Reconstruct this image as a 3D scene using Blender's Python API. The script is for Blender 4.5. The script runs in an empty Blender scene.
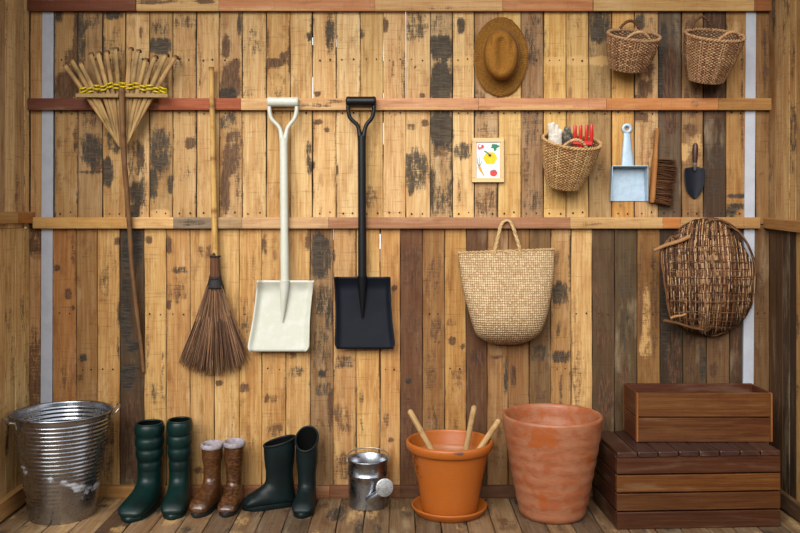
import bpy, math, random
from mathutils import Vector, Matrix
random.seed(11)
R = random.random
U = random.uniform
PI = math.pi
scn = bpy.context.scene
COL = scn.collection

# ------------------------------------------------------------------ camera geometry
F = 860.0; HY = 217.0; DW = F / 240.0; ZC = (497 - HY) / 240.0     # focal px, horizon row, wall distance, eye height

def W(px, py, off=0.0):
    """point seen at px,py standing 'off' metres in front of the back wall"""
    d = DW - off
    return Vector(((px - 400) / F * d, -off, ZC - (py - HY) / F * d))

def pj(v):
    d = DW + v[1]
    return 400 + v[0] * F / d, HY + (ZC - v[2]) * F / d

def S(px, off=0.0):
    return px / F * (DW - off)

KA = 0.70        # albedo scale: matt old timber and worn paint reflect less than their picture tone
def lin(c):
    out = []
    for x in c[:3]:
        x = x / 255.0
        out.append(KA * (x / 12.92 if x <= 0.04045 else ((x + 0.055) / 1.055) ** 2.4))
    return tuple(out)

def mixc(a, b, t):
    return tuple(a[i] * (1 - t) + b[i] * t for i in range(3))

def jit(c, a=0.1):
    k = 1 + U(-a, a)
    return tuple(max(0, x * k * (1 + U(-a, a) * 0.25)) for x in c)

def smooth(a, b, x):
    t = max(0.0, min(1.0, (x - a) / (b - a)))
    return t * t * (3 - 2 * t)

def interp(tab, x):
    if x <= tab[0][0]: return tab[0][1:]
    for p, q in zip(tab, tab[1:]):
        if x <= q[0]:
            t = (x - p[0]) / (q[0] - p[0])
            return tuple(p[i] * (1 - t) + q[i] * t for i in range(1, len(p)))
    return tab[-1][1:]

def crom(pts, n):
    """Catmull-Rom resample of a list of tuples"""
    P = [tuple(p) for p in pts]
    P = [P[0]] + P + [P[-1]]
    m = len(P) - 3
    out = []
    for k in range(n):
        t = k / (n - 1) * m
        i = min(int(t), m - 1); t -= i
        a, b, c, d = P[i:i + 4]
        out.append(tuple(0.5 * (2 * b[j] + (c[j] - a[j]) * t + (2 * a[j] - 5 * b[j] + 4 * c[j] - d[j]) * t * t
                                + (3 * b[j] - a[j] - 3 * c[j] + d[j]) * t ** 3) for j in range(len(a))))
    return out

# ------------------------------------------------------------------ mesh builder
class MB:
    def __init__(self):
        self.v = []; self.f = []; self.mi = []; self.sm = []; self.g = []; self.t = []; self.s = []
    def add(self, vs, fs, mi=0, sm=False, g=None, tint=(1, 1, 1), stain=(0, 0, 0)):
        o = len(self.v)
        for i, p in enumerate(vs):
            p = Vector(p)
            self.v.append(p)
            self.g.append(tuple(g[i]) if g else tuple(p))
            self.t.append(tint[i] if isinstance(tint, list) else (tint(p) if callable(tint) else tint))
            self.s.append(stain[i] if isinstance(stain, list) else (stain(p) if callable(stain) else stain))
        for q in fs:
            self.f.append([o + k for k in q]); self.mi.append(mi); self.sm.append(sm)
        return self
    def xf(self, M):
        self.v = [M @ p for p in self.v]
        return self
    def build(self, name, mats, parent=None, loc=None):
        me = bpy.data.meshes.new(name)
        off = Vector((0, 0, 0))
        if parent is not None and 'o_' in parent: off = Vector(parent['o_'])
        if loc is not None: off = Vector(loc)
        me.from_pydata([tuple(p - off) for p in self.v], [], self.f)
        if not isinstance(mats, (list, tuple)): mats = [mats]
        for m in mats: me.materials.append(m)
        me.polygons.foreach_set('material_index', self.mi)
        me.polygons.foreach_set('use_smooth', self.sm)
        a = me.attributes.new('gco', 'FLOAT_VECTOR', 'POINT'); a.data.foreach_set('vector', [x for p in self.g for x in p])
        a = me.attributes.new('tint', 'FLOAT_COLOR', 'POINT'); a.data.foreach_set('color', [x for p in self.t for x in (*p[:3], 1)])
        a = me.attributes.new('stain', 'FLOAT_COLOR', 'POINT'); a.data.foreach_set('color', [x for p in self.s for x in (*p[:3], 1)])
        me.update()
        o = bpy.data.objects.new(name, me); COL.objects.link(o)
        if parent is not None:
            o.parent = parent
            if 'o_' in parent: o['o_'] = parent['o_']
        elif loc is not None:
            o.location = loc
        return o
    # ---- shapes
    def tube(self, pts, rad, n=8, mi=0, tint=(1, 1, 1), flat=1.0, stain=(0, 0, 0), closed=False, up=None, goff=None):
        P = [Vector(p) for p in pts]
        m = len(P)
        rr = rad if isinstance(rad, (list, tuple)) else [rad] * m
        tl = []
        for i in range(m):
            if closed: d = P[(i + 1) % m] - P[i - 1]
            else: d = P[min(i + 1, m - 1)] - P[max(i - 1, 0)]
            tl.append(d.normalized() if d.length > 1e-9 else Vector((0, 0, 1)))
        u = Vector(up) if up is not None else (Vector((0, 1, 0)) if abs(tl[0].y) < 0.9 else Vector((1, 0, 0)))
        vs = []; g = []; tt = []
        go = goff if goff is not None else U(0, 50)
        L = 0
        for i in range(m):
            t = tl[i]
            u = (u - t * u.dot(t))
            u = u.normalized() if u.length > 1e-6 else t.orthogonal().normalized()
            w = t.cross(u)
            if i: L += (P[i] - P[i - 1]).length
            for k in range(n):
                a = 2 * PI * k / n
                vs.append(P[i] + u * (math.cos(a) * rr[i] * flat) + w * (math.sin(a) * rr[i]))
                g.append((math.sin(a) * rr[i] + go, L + go, math.cos(a) * rr[i]))
                if isinstance(tint, list): tt.append(tint[i])
        fs = []
        for i in range(m if closed else m - 1):
            for k in range(n):
                a = i * n + k; b = i * n + (k + 1) % n; c = ((i + 1) % m) * n + (k + 1) % n; d = ((i + 1) % m) * n + k
                fs.append((a, b, c, d))
        self.add(vs, fs, mi, n > 4, g, tt if tt else tint, stain)
        if not closed:
            self.add(vs[:n], [tuple(range(n - 1, -1, -1))], mi, False, g[:n], tt[:n] if tt else tint, stain)
            self.add(vs[-n:], [tuple(range(n))], mi, False, g[-n:], tt[-n:] if tt else tint, stain)
        return self
    def lathe(self, prof, c=(0, 0, 0), n=48, sx=1, sy=1, mi=0, tint=(1, 1, 1), stain=(0, 0, 0), M=None, arc=None, sm=True):
        c = Vector(c); vs = []; g = []
        L = 0
        for i, (r, z) in enumerate(prof):
            if i: L += math.hypot(r - prof[i - 1][0], z - prof[i - 1][1])
            for k in range(n):
                a = 2 * PI * k / n
                p = Vector((r * math.cos(a) * sx, r * math.sin(a) * sy, z))
                if M is not None: p = M @ p
                vs.append(p + c); g.append((a / (2 * PI), L, r))
        fs = []
        for i in range(len(prof) - 1):
            for k in range(n):
                fs.append((i * n + k, i * n + (k + 1) % n, (i + 1) * n + (k + 1) % n, (i + 1) * n + k))
        return self.add(vs, fs, mi, sm, g, tint, stain)
    def loft(self, rings, mi=0, sm=True, tint=(1, 1, 1), stain=(0, 0, 0), cap0=False, cap1=False, g=None, closed=True):
        n = len(rings[0]); vs = [p for r in rings for p in r]
        fs = []
        for i in range(len(rings) - 1):
            for k in range(n if closed else n - 1):
                fs.append((i * n + k, i * n + (k + 1) % n, (i + 1) * n + (k + 1) % n, (i + 1) * n + k))
        self.add(vs, fs, mi, sm, g, tint, stain)
        if cap0: self.add(rings[0], [tuple(range(n - 1, -1, -1))], mi, False, g[:n] if g else None, tint if not isinstance(tint, list) else tint[:n], stain)
        if cap1: self.add(rings[-1], [tuple(range(n))], mi, False, g[-n:] if g else None, tint if not isinstance(tint, list) else tint[-n:], stain)
        return self
    def bar(self, p0, p1, w, h, up=(0, 0, 1), ch=0.002, mi=0, tint=(1, 1, 1), nseg=1, stain=(0, 0, 0)):
        """chamfered bar from p0 to p1; w across, h along 'up'"""
        p0 = Vector(p0); p1 = Vector(p1); t = (p1 - p0).normalized(); u = Vector(up); u = (u - t * u.dot(t)).normalized(); s = t.cross(u)
        a, b = w / 2, h / 2
        sec = [(a - ch, b), (a, b - ch), (a, -b + ch), (a - ch, -b), (-a + ch, -b), (-a, -b + ch), (-a, b - ch), (-a + ch, b)]
        go = U(0, 60); rings = []; g = []
        L = (p1 - p0).length
        st = [0, ch] + [L * k / nseg for k in range(1, nseg)] + [L - ch, L]
        for i, x in enumerate(st):
            k = 1.0 if 0 < i < len(st) - 1 else None
            for (x_, y_) in sec:
                if k is None: x_ *= (a - ch) / a; y_ *= (b - ch) / b
                rings.append(p0 + t * x + s * x_ + u * y_); g.append((x_ + y_ * 1.3 + go, x + go, y_))
        rr = [rings[i * 8:(i + 1) * 8] for i in range(len(st))]
        return self.loft(rr, mi, False, tint, stain, True, True, g)
    def ell(self, c, r, M=None, n=16, m=10, mi=0, tint=(1, 1, 1)):
        prof = [(max(1e-5, math.sin(PI * i / m)), -math.cos(PI * i / m)) for i in range(m + 1)]
        D = Matrix.Diagonal((r[0], r[1], r[2]))
        return self.lathe(prof, c, n, mi=mi, tint=tint, M=(M @ D if M is not None else D))

def thing(name, label, cat, loc, rz=0, group=None, local=False):
    o = bpy.data.objects.new(name, None); COL.objects.link(o)
    o.empty_display_size = 0.05
    o.location = loc; o.rotation_euler = (0, 0, rz)
    o['label'] = label; o['category'] = cat
    if group: o['group'] = group
    if not local: o['o_'] = list(loc)
    return o

def tag(o, label, cat, group=None):
    o['label'] = label; o['category'] = cat
    if group: o['group'] = group
    return o

def struct(o):
    o['kind'] = 'structure'
    return o

# ------------------------------------------------------------------ materials
class NT:
    def __init__(self, name):
        self.m = bpy.data.materials.new(name); self.m.use_nodes = True
        self.t = self.m.node_tree; self.t.nodes.clear()
        self.out = self.n('ShaderNodeOutputMaterial'); self.b = self.n('ShaderNodeBsdfPrincipled')
        self.l(self.b.outputs[0], self.out.inputs[0])
    def n(self, k, **kw):
        x = self.t.nodes.new(k)
        for a, b in kw.items(): setattr(x, a, b)
        return x
    def l(self, a, b): self.t.links.new(a, b)
    def setv(self, sock, v):
        if hasattr(v, 'links'): self.l(v, sock)
        elif isinstance(v, (tuple, list)) and len(v) == 3 and sock.type == 'RGBA': sock.default_value = (*v, 1)
        else: sock.default_value = v
    def attr(self, name):
        return self.n('ShaderNodeAttribute', attribute_name=name)
    def math(self, op, a, b=0.5, c=None, clamp=False):
        x = self.n('ShaderNodeMath', operation=op, use_clamp=clamp)
        self.setv(x.inputs[0], a); self.setv(x.inputs[1], b)
        if c is not None: self.setv(x.inputs[2], c)
        return x.outputs[0]
    def noise(self, vec, scale, detail=3, rough=0.55, dist=0.0):
        mp = self.n('ShaderNodeMapping'); self.l(vec, mp.inputs[0]); mp.inputs['Scale'].default_value = scale
        x = self.n('ShaderNodeTexNoise'); self.l(mp.outputs[0], x.inputs['Vector'])
        x.inputs['Scale'].default_value = 1; x.inputs['Detail'].default_value = detail; x.inputs['Roughness'].default_value = rough
        x.inputs['Distortion'].default_value = dist
        return x.outputs['Fac']
    def ramp(self, v, a, b, c=0.0, d=1.0):
        x = self.n('ShaderNodeMapRange', interpolation_type='SMOOTHSTEP'); self.setv(x.inputs[0], v)
        for i, q in enumerate((a, b, c, d)): self.setv(x.inputs[i + 1], q)
        return x.outputs[0]
    def mix(self, f, a, b, bt='MIX'):
        x = self.n('ShaderNodeMix', data_type='RGBA', blend_type=bt)
        self.setv(x.inputs[0], f); self.setv(x.inputs[6], a); self.setv(x.inputs[7], b)
        return x.outputs[2]
    def sep(self, v):
        x = self.n('ShaderNodeSeparateXYZ'); self.l(v, x.inputs[0]); return x.outputs
    def fin(self, col, rough=0.7, metal=0.0, h=None, bs=0.3, bd=0.002, spec=0.35, coat=0.0, coatr=0.2):
        self.setv(self.b.inputs['Base Color'], col); self.setv(self.b.inputs['Roughness'], rough)
        self.setv(self.b.inputs['Metallic'], metal); self.b.inputs['Specular IOR Level'].default_value = spec
        self.b.inputs['Coat Weight'].default_value = coat; self.b.inputs['Coat Roughness'].default_value = coatr
        if h is not None:
            x = self.n('ShaderNodeBump'); x.inputs['Strength'].default_value = bs; x.inputs['Distance'].default_value = bd
            self.l(h, x.inputs['Height']); self.l(x.outputs[0], self.b.inputs['Normal'])
        return self.m

def wood(name, rough=0.75, contrast=1.0, knots=0.5, spec=0.25, sat=(0.55, 0.33, 0.2), bs=0.5, weather=1.0, pale=0.28):
    m = NT(name); g = m.attr('gco').outputs['Vector']; tint = m.attr('tint').outputs['Color']; st = m.sep(m.attr('stain').outputs['Vector'])
    g1 = m.noise(g, (75, 2.6, 75), 5, 0.62, 0.6)
    g2 = m.noise(g, (260, 7, 260), 3, 0.6)
    bl = m.noise(g, (14, 3.2, 14), 4, 0.6)
    sw = m.noise(g, (9, 130, 9), 3, 0.65)
    grain = m.math('ADD', m.math('MULTIPLY', g1, 0.6), m.math('MULTIPLY', g2, 0.4))
    dark = m.mix(1.0, tint, tuple(x / KA for x in lin((214, 182, 146))), 'MULTIPLY')
    c = m.mix(m.ramp(grain, 0.38, 0.62, 0.75 * contrast, 0.0), tint, dark)
    c = m.mix(m.ramp(bl, 0.5, 0.72, 0, 0.5 * contrast), c, m.mix(1.0, c, tuple(x / KA for x in lin((200, 166, 128))), 'MULTIPLY'))
    c = m.mix(m.ramp(bl, 0.26, 0.45, pale * contrast, 0), c, m.mix(0.5, c, (0.85, 0.66, 0.42)))
    gr = m.noise(g, (22, 6, 22), 6, 0.72, 0.3)
    c = m.mix(m.ramp(gr, 0.5, 0.68, 0, 0.62 * weather), c, m.mix(1.0, c, (0.54, 0.44, 0.34), 'MULTIPLY'))
    c = m.mix(m.ramp(sw, 0.56, 0.72, 0, 0.42 * weather), c, m.mix(1.0, c, (0.35, 0.27, 0.2), 'MULTIPLY'))
    # dark weather flecks and pores
    fl = m.noise(g, (120, 22, 120), 4, 0.75)
    big = m.noise(g, (11, 4, 11), 2, 0.5)
    c = m.mix(m.math('MULTIPLY', m.ramp(fl, 0.6, 0.7), m.ramp(big, 0.42, 0.66, 0, 0.7 * weather)), c, (0.055, 0.035, 0.022))
    if knots > 0:
        mp = m.n('ShaderNodeMapping'); m.l(g, mp.inputs[0]); mp.inputs['Scale'].default_value = (13, 4.6, 13)
        vo = m.n('ShaderNodeTexVoronoi'); m.l(mp.outputs[0], vo.inputs['Vector']); vo.inputs['Scale'].default_value = 1
        gate = m.ramp(m.sep(vo.outputs['Color'])[0], 0.72, 0.74)
        kn = m.math('MULTIPLY', m.ramp(vo.outputs['Distance'], 0.06, 0.15, 1, 0), gate)
        c = m.mix(m.math('MULTIPLY', kn, knots), c, (0.085, 0.032, 0.014))
    bn = m.noise(g, (46, 14, 46), 7, 0.72, 0.5)
    bn2 = m.noise(g, (150, 20, 150), 4, 0.7)
    bn3 = m.noise(g, (20, 190, 20), 4, 0.65)
    nb = m.math('ADD', m.math('MULTIPLY', m.math('SUBTRACT', bn, 0.5), 2.3), m.math('MULTIPLY', m.math('SUBTRACT', bn2, 0.5), 1.2))
    nb = m.math('ADD', nb, m.math('MULTIPLY', m.math('SUBTRACT', bn3, 0.5), 1.1))
    def fac(ch, mx):
        return m.math('MULTIPLY', m.ramp(m.math('ADD', st[ch], m.math('MULTIPLY', nb, m.ramp(st[ch], 0.0, 0.3))), 0.24, 0.82), mx)
    sc_ = m.mix(m.ramp(bn3, 0.42, 0.62), (0.013, 0.011, 0.009), (0.052, 0.041, 0.029))
    c = m.mix(fac(2, 0.6), c, lin((226, 182, 118)))
    c = m.mix(fac(1, 0.88), c, m.mix(m.ramp(bn2, 0.4, 0.65), (0.036, 0.015, 0.008), (0.11, 0.052, 0.024)))
    c = m.mix(fac(0, 0.92), c, sc_)
    hh = m.math('ADD', grain, m.math('MULTIPLY', sw, 0.5))
    return m.fin(c, rough, 0, hh, bs, 0.0025, spec)

def plain(name, rgb, rough=0.6, metal=0.0, spec=0.4, var=None, bump=None, coat=0.0, tinted=False, coatr=0.15):
    m = NT(name); tc = m.n('ShaderNodeTexCoord').outputs['Object']
    c = lin(rgb)
    if tinted: c = m.mix(1.0, c, m.attr('tint').outputs['Color'], 'MULTIPLY')
    if var:
        sc, rgb2, amt = var[:3]
        sc = sc if isinstance(sc, tuple) else (sc, sc, sc)
        c = m.mix(m.ramp(m.noise(tc, sc, 4, 0.6), 0.4, 0.66, 0, amt), c, lin(rgb2))
    h = None; bs = 0.3
    if bump: h = m.noise(tc, (bump[0],) * 3 if not isinstance(bump[0], tuple) else bump[0], 3); bs = bump[1]
    return m.fin(c, rough, metal, h, bs, 0.002, spec, coat, coatr)

def fibre(name, rough=0.7, spec=0.25):
    """tint driven stalk / twig / bamboo material with lengthwise streaks and darker joints"""
    m = NT(name); g = m.attr('gco').outputs['Vector']; tint = m.attr('tint').outputs['Color']; st = m.sep(m.attr('stain').outputs['Vector'])
    a = m.noise(g, (300, 9, 300), 3); b = m.noise(g, (30, 30, 30), 3)
    c = m.mix(m.ramp(a, 0.35, 0.65, 0.55, 0), tint, m.mix(1.0, tint, (0.55, 0.42, 0.3), 'MULTIPLY'))
    c = m.mix(m.ramp(b, 0.5, 0.7, 0, 0.45), c, m.mix(1.0, c, (0.5, 0.36, 0.26), 'MULTIPLY'))
    c = m.mix(st[0], c, (0.03, 0.02, 0.015))
    return m.fin(c, rough, 0, a, 0.3, 0.001, spec)

def weave(name, c0, c1, cell, rough=0.8, depth=0.002, lo=0.12, hi=0.5):
    """flat plaited straw: small pillow cells on gco.xy (metres)"""
    m = NT(name); g = m.attr('gco').outputs['Vector']; s = m.sep(g); tint = m.attr('tint').outputs['Color']
    u = m.math('MULTIPLY', s[0], 1 / cell); v = m.math('MULTIPLY', s[1], 1 / cell)
    wob = m.noise(g, (60, 60, 60), 2)
    u = m.math('ADD', u, m.math('MULTIPLY', wob, 0.7)); v = m.math('ADD', v, m.math('MULTIPLY', wob, -0.6))
    p = m.math('MULTIPLY', m.math('ABSOLUTE', m.math('SINE', m.math('MULTIPLY', u, PI))), m.math('ABSOLUTE', m.math('SINE', m.math('MULTIPLY', v, PI))))
    cb = m.n('ShaderNodeCombineXYZ'); m.l(m.math('FLOOR', u), cb.inputs[0]); m.l(m.math('FLOOR', v), cb.inputs[1])
    wn = m.n('ShaderNodeTexWhiteNoise', noise_dimensions='2D'); m.l(cb.outputs[0], wn.inputs['Vector'])
    c = m.mix(m.ramp(p, lo, hi), lin(c1), m.mix(m.math('MULTIPLY', wn.outputs['Value'], 0.55), lin(c0), lin(c1)))
    c = m.mix(1.0, c, tint, 'MULTIPLY')
    return m.fin(c, rough, 0, p, 0.7, depth, 0.2)

def galvanised(name, base=(0.34, 0.36, 0.40), rough=0.30):
    m = NT(name); tc = m.n('ShaderNodeTexCoord').outputs['Object']; st = m.sep(m.attr('stain').outputs['Vector'])
    vo = m.n('ShaderNodeTexVoronoi'); m.l(tc, vo.inputs['Vector']); vo.inputs['Scale'].default_value = 42
    sp = m.sep(vo.outputs['Color'])[0]
    n1 = m.noise(tc, (16, 16, 16), 4, 0.65)
    c = m.mix(m.ramp(sp, 0, 1, 0.0, 0.2), base, (0.50, 0.53, 0.58))
    c = m.mix(m.ramp(n1, 0.4, 0.8, 0, 0.3), c, (0.25, 0.26, 0.28))
    ox = m.ramp(m.math('ADD', st[2], m.math('MULTIPLY', m.math('SUBTRACT', n1, 0.5), 1.6)), 0.45, 0.7)
    ox = m.math('MULTIPLY', ox, m.ramp(st[2], 0.02, 0.2))
    c = m.mix(m.math('MULTIPLY', ox, 0.6), c, (0.48, 0.50, 0.54))
    ro = m.math('ADD', m.math('MULTIPLY', sp, 0.06), m.math('ADD', rough - 0.05, m.math('MULTIPLY', ox, 0.3)))
    return m.fin(c, ro, m.math('SUBTRACT', 1.0, m.math('MULTIPLY', ox, 0.75)), m.noise(tc, (9, 9, 9), 2), 0.15, 0.006)

def terracotta(name, base, bloom, wet_dark, amt, rough, sc=(9, 9, 26)):
    m = NT(name); tc = m.n('ShaderNodeTexCoord').outputs['Object']; st = m.sep(m.attr('stain').outputs['Vector'])
    a = m.noise(tc, sc, 6, 0.62, 0.5); b = m.noise(tc, (60, 60, 240), 3)
    c = m.mix(m.ramp(a, 0.36, 0.6, 0, amt), lin(base), lin(bloom))
    c = m.mix(m.ramp(b, 0.45, 0.7, 0, 0.25), c, m.mix(1.0, c, (0.7, 0.6, 0.55), 'MULTIPLY'))
    n2 = m.noise(tc, (35, 35, 35), 4, 0.7)
    wf = m.math('MULTIPLY', m.ramp(m.math('ADD', st[1], m.math('MULTIPLY', m.math('SUBTRACT', n2, 0.5), 1.3)), 0.34, 0.66), m.ramp(st[1], 0.02, 0.15))
    c = m.mix(m.math('MULTIPLY', wf, 0.85), c, lin(wet_dark))
    sf = m.math('MULTIPLY', m.ramp(m.math('ADD', st[0], m.math('MULTIPLY', m.math('SUBTRACT', n2, 0.5), 0.7)), 0.35, 0.7), m.ramp(st[0], 0.02, 0.15))
    c = m.mix(m.math('MULTIPLY', sf, 0.85), c, (0.06, 0.045, 0.04))
    c = m.mix(m.math('MULTIPLY', m.ramp(m.math('ADD', st[2], m.math('MULTIPLY', m.math('SUBTRACT', n2, 0.5), 0.7)), 0.35, 0.7), m.ramp(st[2], 0.02, 0.15, 0, 0.75)), c, lin(bloom))
    ro = m.math('ADD', rough, m.math('MULTIPLY', wf, -0.2))
    return m.fin(c, ro, 0, b, 0.15, 0.002, 0.4)

M_plank = wood('weathered_planks')
M_rail = wood('sawn_rail', 0.7, 0.8, 0.0, weather=0.6)
M_floor = wood('floor_boards', 0.7, 1.0, 0.35, bs=0.7)
M_crate = wood('stained_crate_wood', 0.42, 1.6, 0.5, spec=0.4, bs=0.25, weather=0.55, pale=0.06)
M_pale = wood('pale_frame_wood', 0.55, 0.35, 0.0, weather=0.05, bs=0.15)
M_fibre = fibre('stalks')
M_dark = plain('dark_backing', (38, 28, 20), 0.9)
M_white = plain('white_painted_board', (188, 192, 202), 0.6, var=(18, (170, 174, 184), 0.5), tinted=False)
M_galv = galvanised('galvanised_steel')
M_sheet = plain('pale_blue_grey_sheet', (186, 208, 226), 0.45, 0.25, var=(40, (168, 190, 208), 0.7))  # blue cast in the base colour stands for reflected sky
M_wire = plain('bright_wire', (190, 188, 182), 0.35, 0.9)
M_rose = plain('bright_tin', (205, 208, 210), 0.4, 0.65, var=(60, (150, 152, 155), 0.6), bump=(160, 0.6))
M_cream = plain('cream_paint', (212, 214, 197), 0.4, spec=0.4, var=(22, (222, 223, 213), 0.8))
M_blk = plain('black_paint', (13, 14, 17), 0.45, spec=0.28)
M_blkblade = plain('blue_black_paint', (21, 24, 33), 0.5, spec=0.15, var=(9, (25, 30, 41), 0.8))
M_straw = weave('plaited_straw_hat', (186, 130, 50), (112, 70, 22), 0.0062, 0.75, 0.002, 0.05, 0.5)
M_tote = weave('plaited_palm_leaf', (226, 200, 160), (146, 106, 62), 0.0095, 0.75, 0.004, 0.04, 0.40)
M_band = plain('stitched_band', (120, 85, 50), 0.8)
M_green = plain('green_rubber', (6, 40, 37), 0.40, spec=0.28, var=(14, (4, 25, 24), 0.8), tinted=True)
M_dkrub = plain('blackish_green_rubber', (12, 23, 23), 0.46, spec=0.22, var=(14, (16, 32, 35), 0.7))
M_sole = plain('black_rubber_sole', (20, 20, 20), 0.7)
M_lin = plain('dark_boot_lining', (6, 7, 7), 0.95, spec=0.1)
M_cuff = plain('pale_lilac_lining', (176, 166, 172), 0.85, var=(60, (140, 128, 138), 0.7), bump=(140, 0.5))
M_brown = plain('brown_patterned_rubber', (66, 38, 20), 0.3, spec=0.4, var=((60, 60, 190), (118, 76, 40), 0.8), coat=0.3, tinted=True)
M_pot = terracotta('orange_clay', (184, 98, 30), (178, 112, 70), (138, 70, 26), 0.12, 0.40, (7, 7, 10))
M_bigpot = terracotta('bloomed_terracotta', (162, 90, 54), (172, 114, 82), (170, 88, 40), 0.9, 0.5, (13, 13, 30))
M_red = plain('red_plastic', (204, 38, 26), 0.35, spec=0.5)
M_glove = plain('white_cotton', (228, 220, 206), 0.9, var=(50, (196, 182, 165), 0.8), bump=(220, 0.5))
M_cloth = plain('dark_mottled_cloth', (70, 66, 58), 0.9, var=(75, (150, 140, 122), 0.9), bump=(120, 0.6))
M_navy = plain('dark_blade_paint', (22, 24, 36), 0.6, spec=0.2)
M_redwood = plain('red_brown_handle', (68, 34, 24), 0.45, var=((120, 120, 15), (60, 28, 18), 0.8))
M_paper = plain('white_paper', (238, 238, 240), 0.7)
def ink(n, c): return plain('print_' + n, c, 0.65, var=(260, tuple(min(255, int(x * 1.12 + 14)) for x in c), 0.8))
M_inkY = ink('yellow', (243, 194, 14)); M_inkG = ink('green', (34, 122, 84)); M_inkR = ink('red', (203, 62, 56)); M_inkP = ink('pink', (196, 104, 112))
M_inkO = ink('orange', (229, 150, 66)); M_inkB = ink('grey_green', (98, 122, 112)); M_inkD = ink('stalk', (112, 100, 34))
M_yel = plain('yellow_cord', (232, 204, 22), 0.5, var=(150, (190, 160, 10), 0.6))
M_ground = plain('packed_earth', (104, 92, 76), 0.95, var=(2, (84, 76, 60), 0.8))
M_roof = plain('dark_roof_boards', (96, 76, 54), 0.9)

# ------------------------------------------------------------------ the shed: planks
TINT = lambda r, g, b: lin((r, g, b))
def plank(mb, x0, x1, z0, z1, yf, tint, stains=(), th=0.018, res=0.008, flip=None):
    """one upright board of the back wall, front face at y = yf, with stain weights per vertex"""
    nx = max(6, int((x1 - x0) / 0.0085)); nz = max(4, int((z1 - z0) / res))
    so = U(0, 300)
    e = 0.0022
    cols = [0.0, 0.03] + [0.03 + 0.94 * k / (nx - 3) for k in range(1, nx - 3)] + [0.97, 1.0]
    ph1, ph2 = U(0, 6), U(0, 6)
    vs = []; g = []; st = []
    edge = U(0.0, 0.35)
    for j in range(nz + 1):
        z = z0 + (z1 - z0) * j / nz
        wob = 0.0007 * math.sin(z * 9 + ph1) + 0.0004 * math.sin(z * 31 + ph2)
        for i, c in enumerate(cols):
            x = x0 + (x1 - x0) * c
            y = yf
            if i in (0, len(cols) - 1): y += e; x += wob
            vs.append((x, y, z)); g.append((x + so, z + so * 1.7, so))
            px, py = 400 + x * 240, 497 - z * 240
            a = [0, 0, 0]
            for (cx, cy, rx, ry, k, s) in stains:
                q = (abs((px - cx) / rx) ** 2.8 + abs((py - cy) / ry) ** 2.8) ** .357
                if q < 1.35: a[k] = max(a[k], s * 1.28 * smooth(1.35, 0.55, q))
            if i < 2 or i > len(cols) - 3: a[0] = max(a[0], edge)
            st.append(tuple(a))
    n = len(cols)
    fs = [(j * n + i, j * n + i + 1, (j + 1) * n + i + 1, (j + 1) * n + i) for j in range(nz) for i in range(n - 1)]
    mb.add(vs, fs, 0, False, g, tint, st)
    # sides and ends
    for s, x in ((0, x0), (1, x1)):
        q = [(x, yf + e, z0), (x, yf + th, z0), (x, yf + th, z1), (x, yf + e, z1)]
        mb.add(q, [(0, 1, 2, 3) if s == 0 else (3, 2, 1, 0)], 0, False, [(p[1] + so, p[2] + so, 0) for p in q], mixc(tint, (0.03, 0.02, 0.015), 0.6))
    q = [(x0, yf + th, z0), (x1, yf + th, z0), (x1, yf + th, z1), (x0, yf + th, z1)]
    mb.add(q, [(3, 2, 1, 0)], 0, False, None, tint)
    for z, fl in ((z0, 0), (z1, 1)):
        q = [(x0, yf, z), (x1, yf, z), (x1, yf + th, z), (x0, yf + th, z)]
        mb.add(q, [(0, 1, 2, 3) if fl else (3, 2, 1, 0)], 0, False, None, mixc(tint, (0.03, 0.02, 0.015), 0.4))

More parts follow.
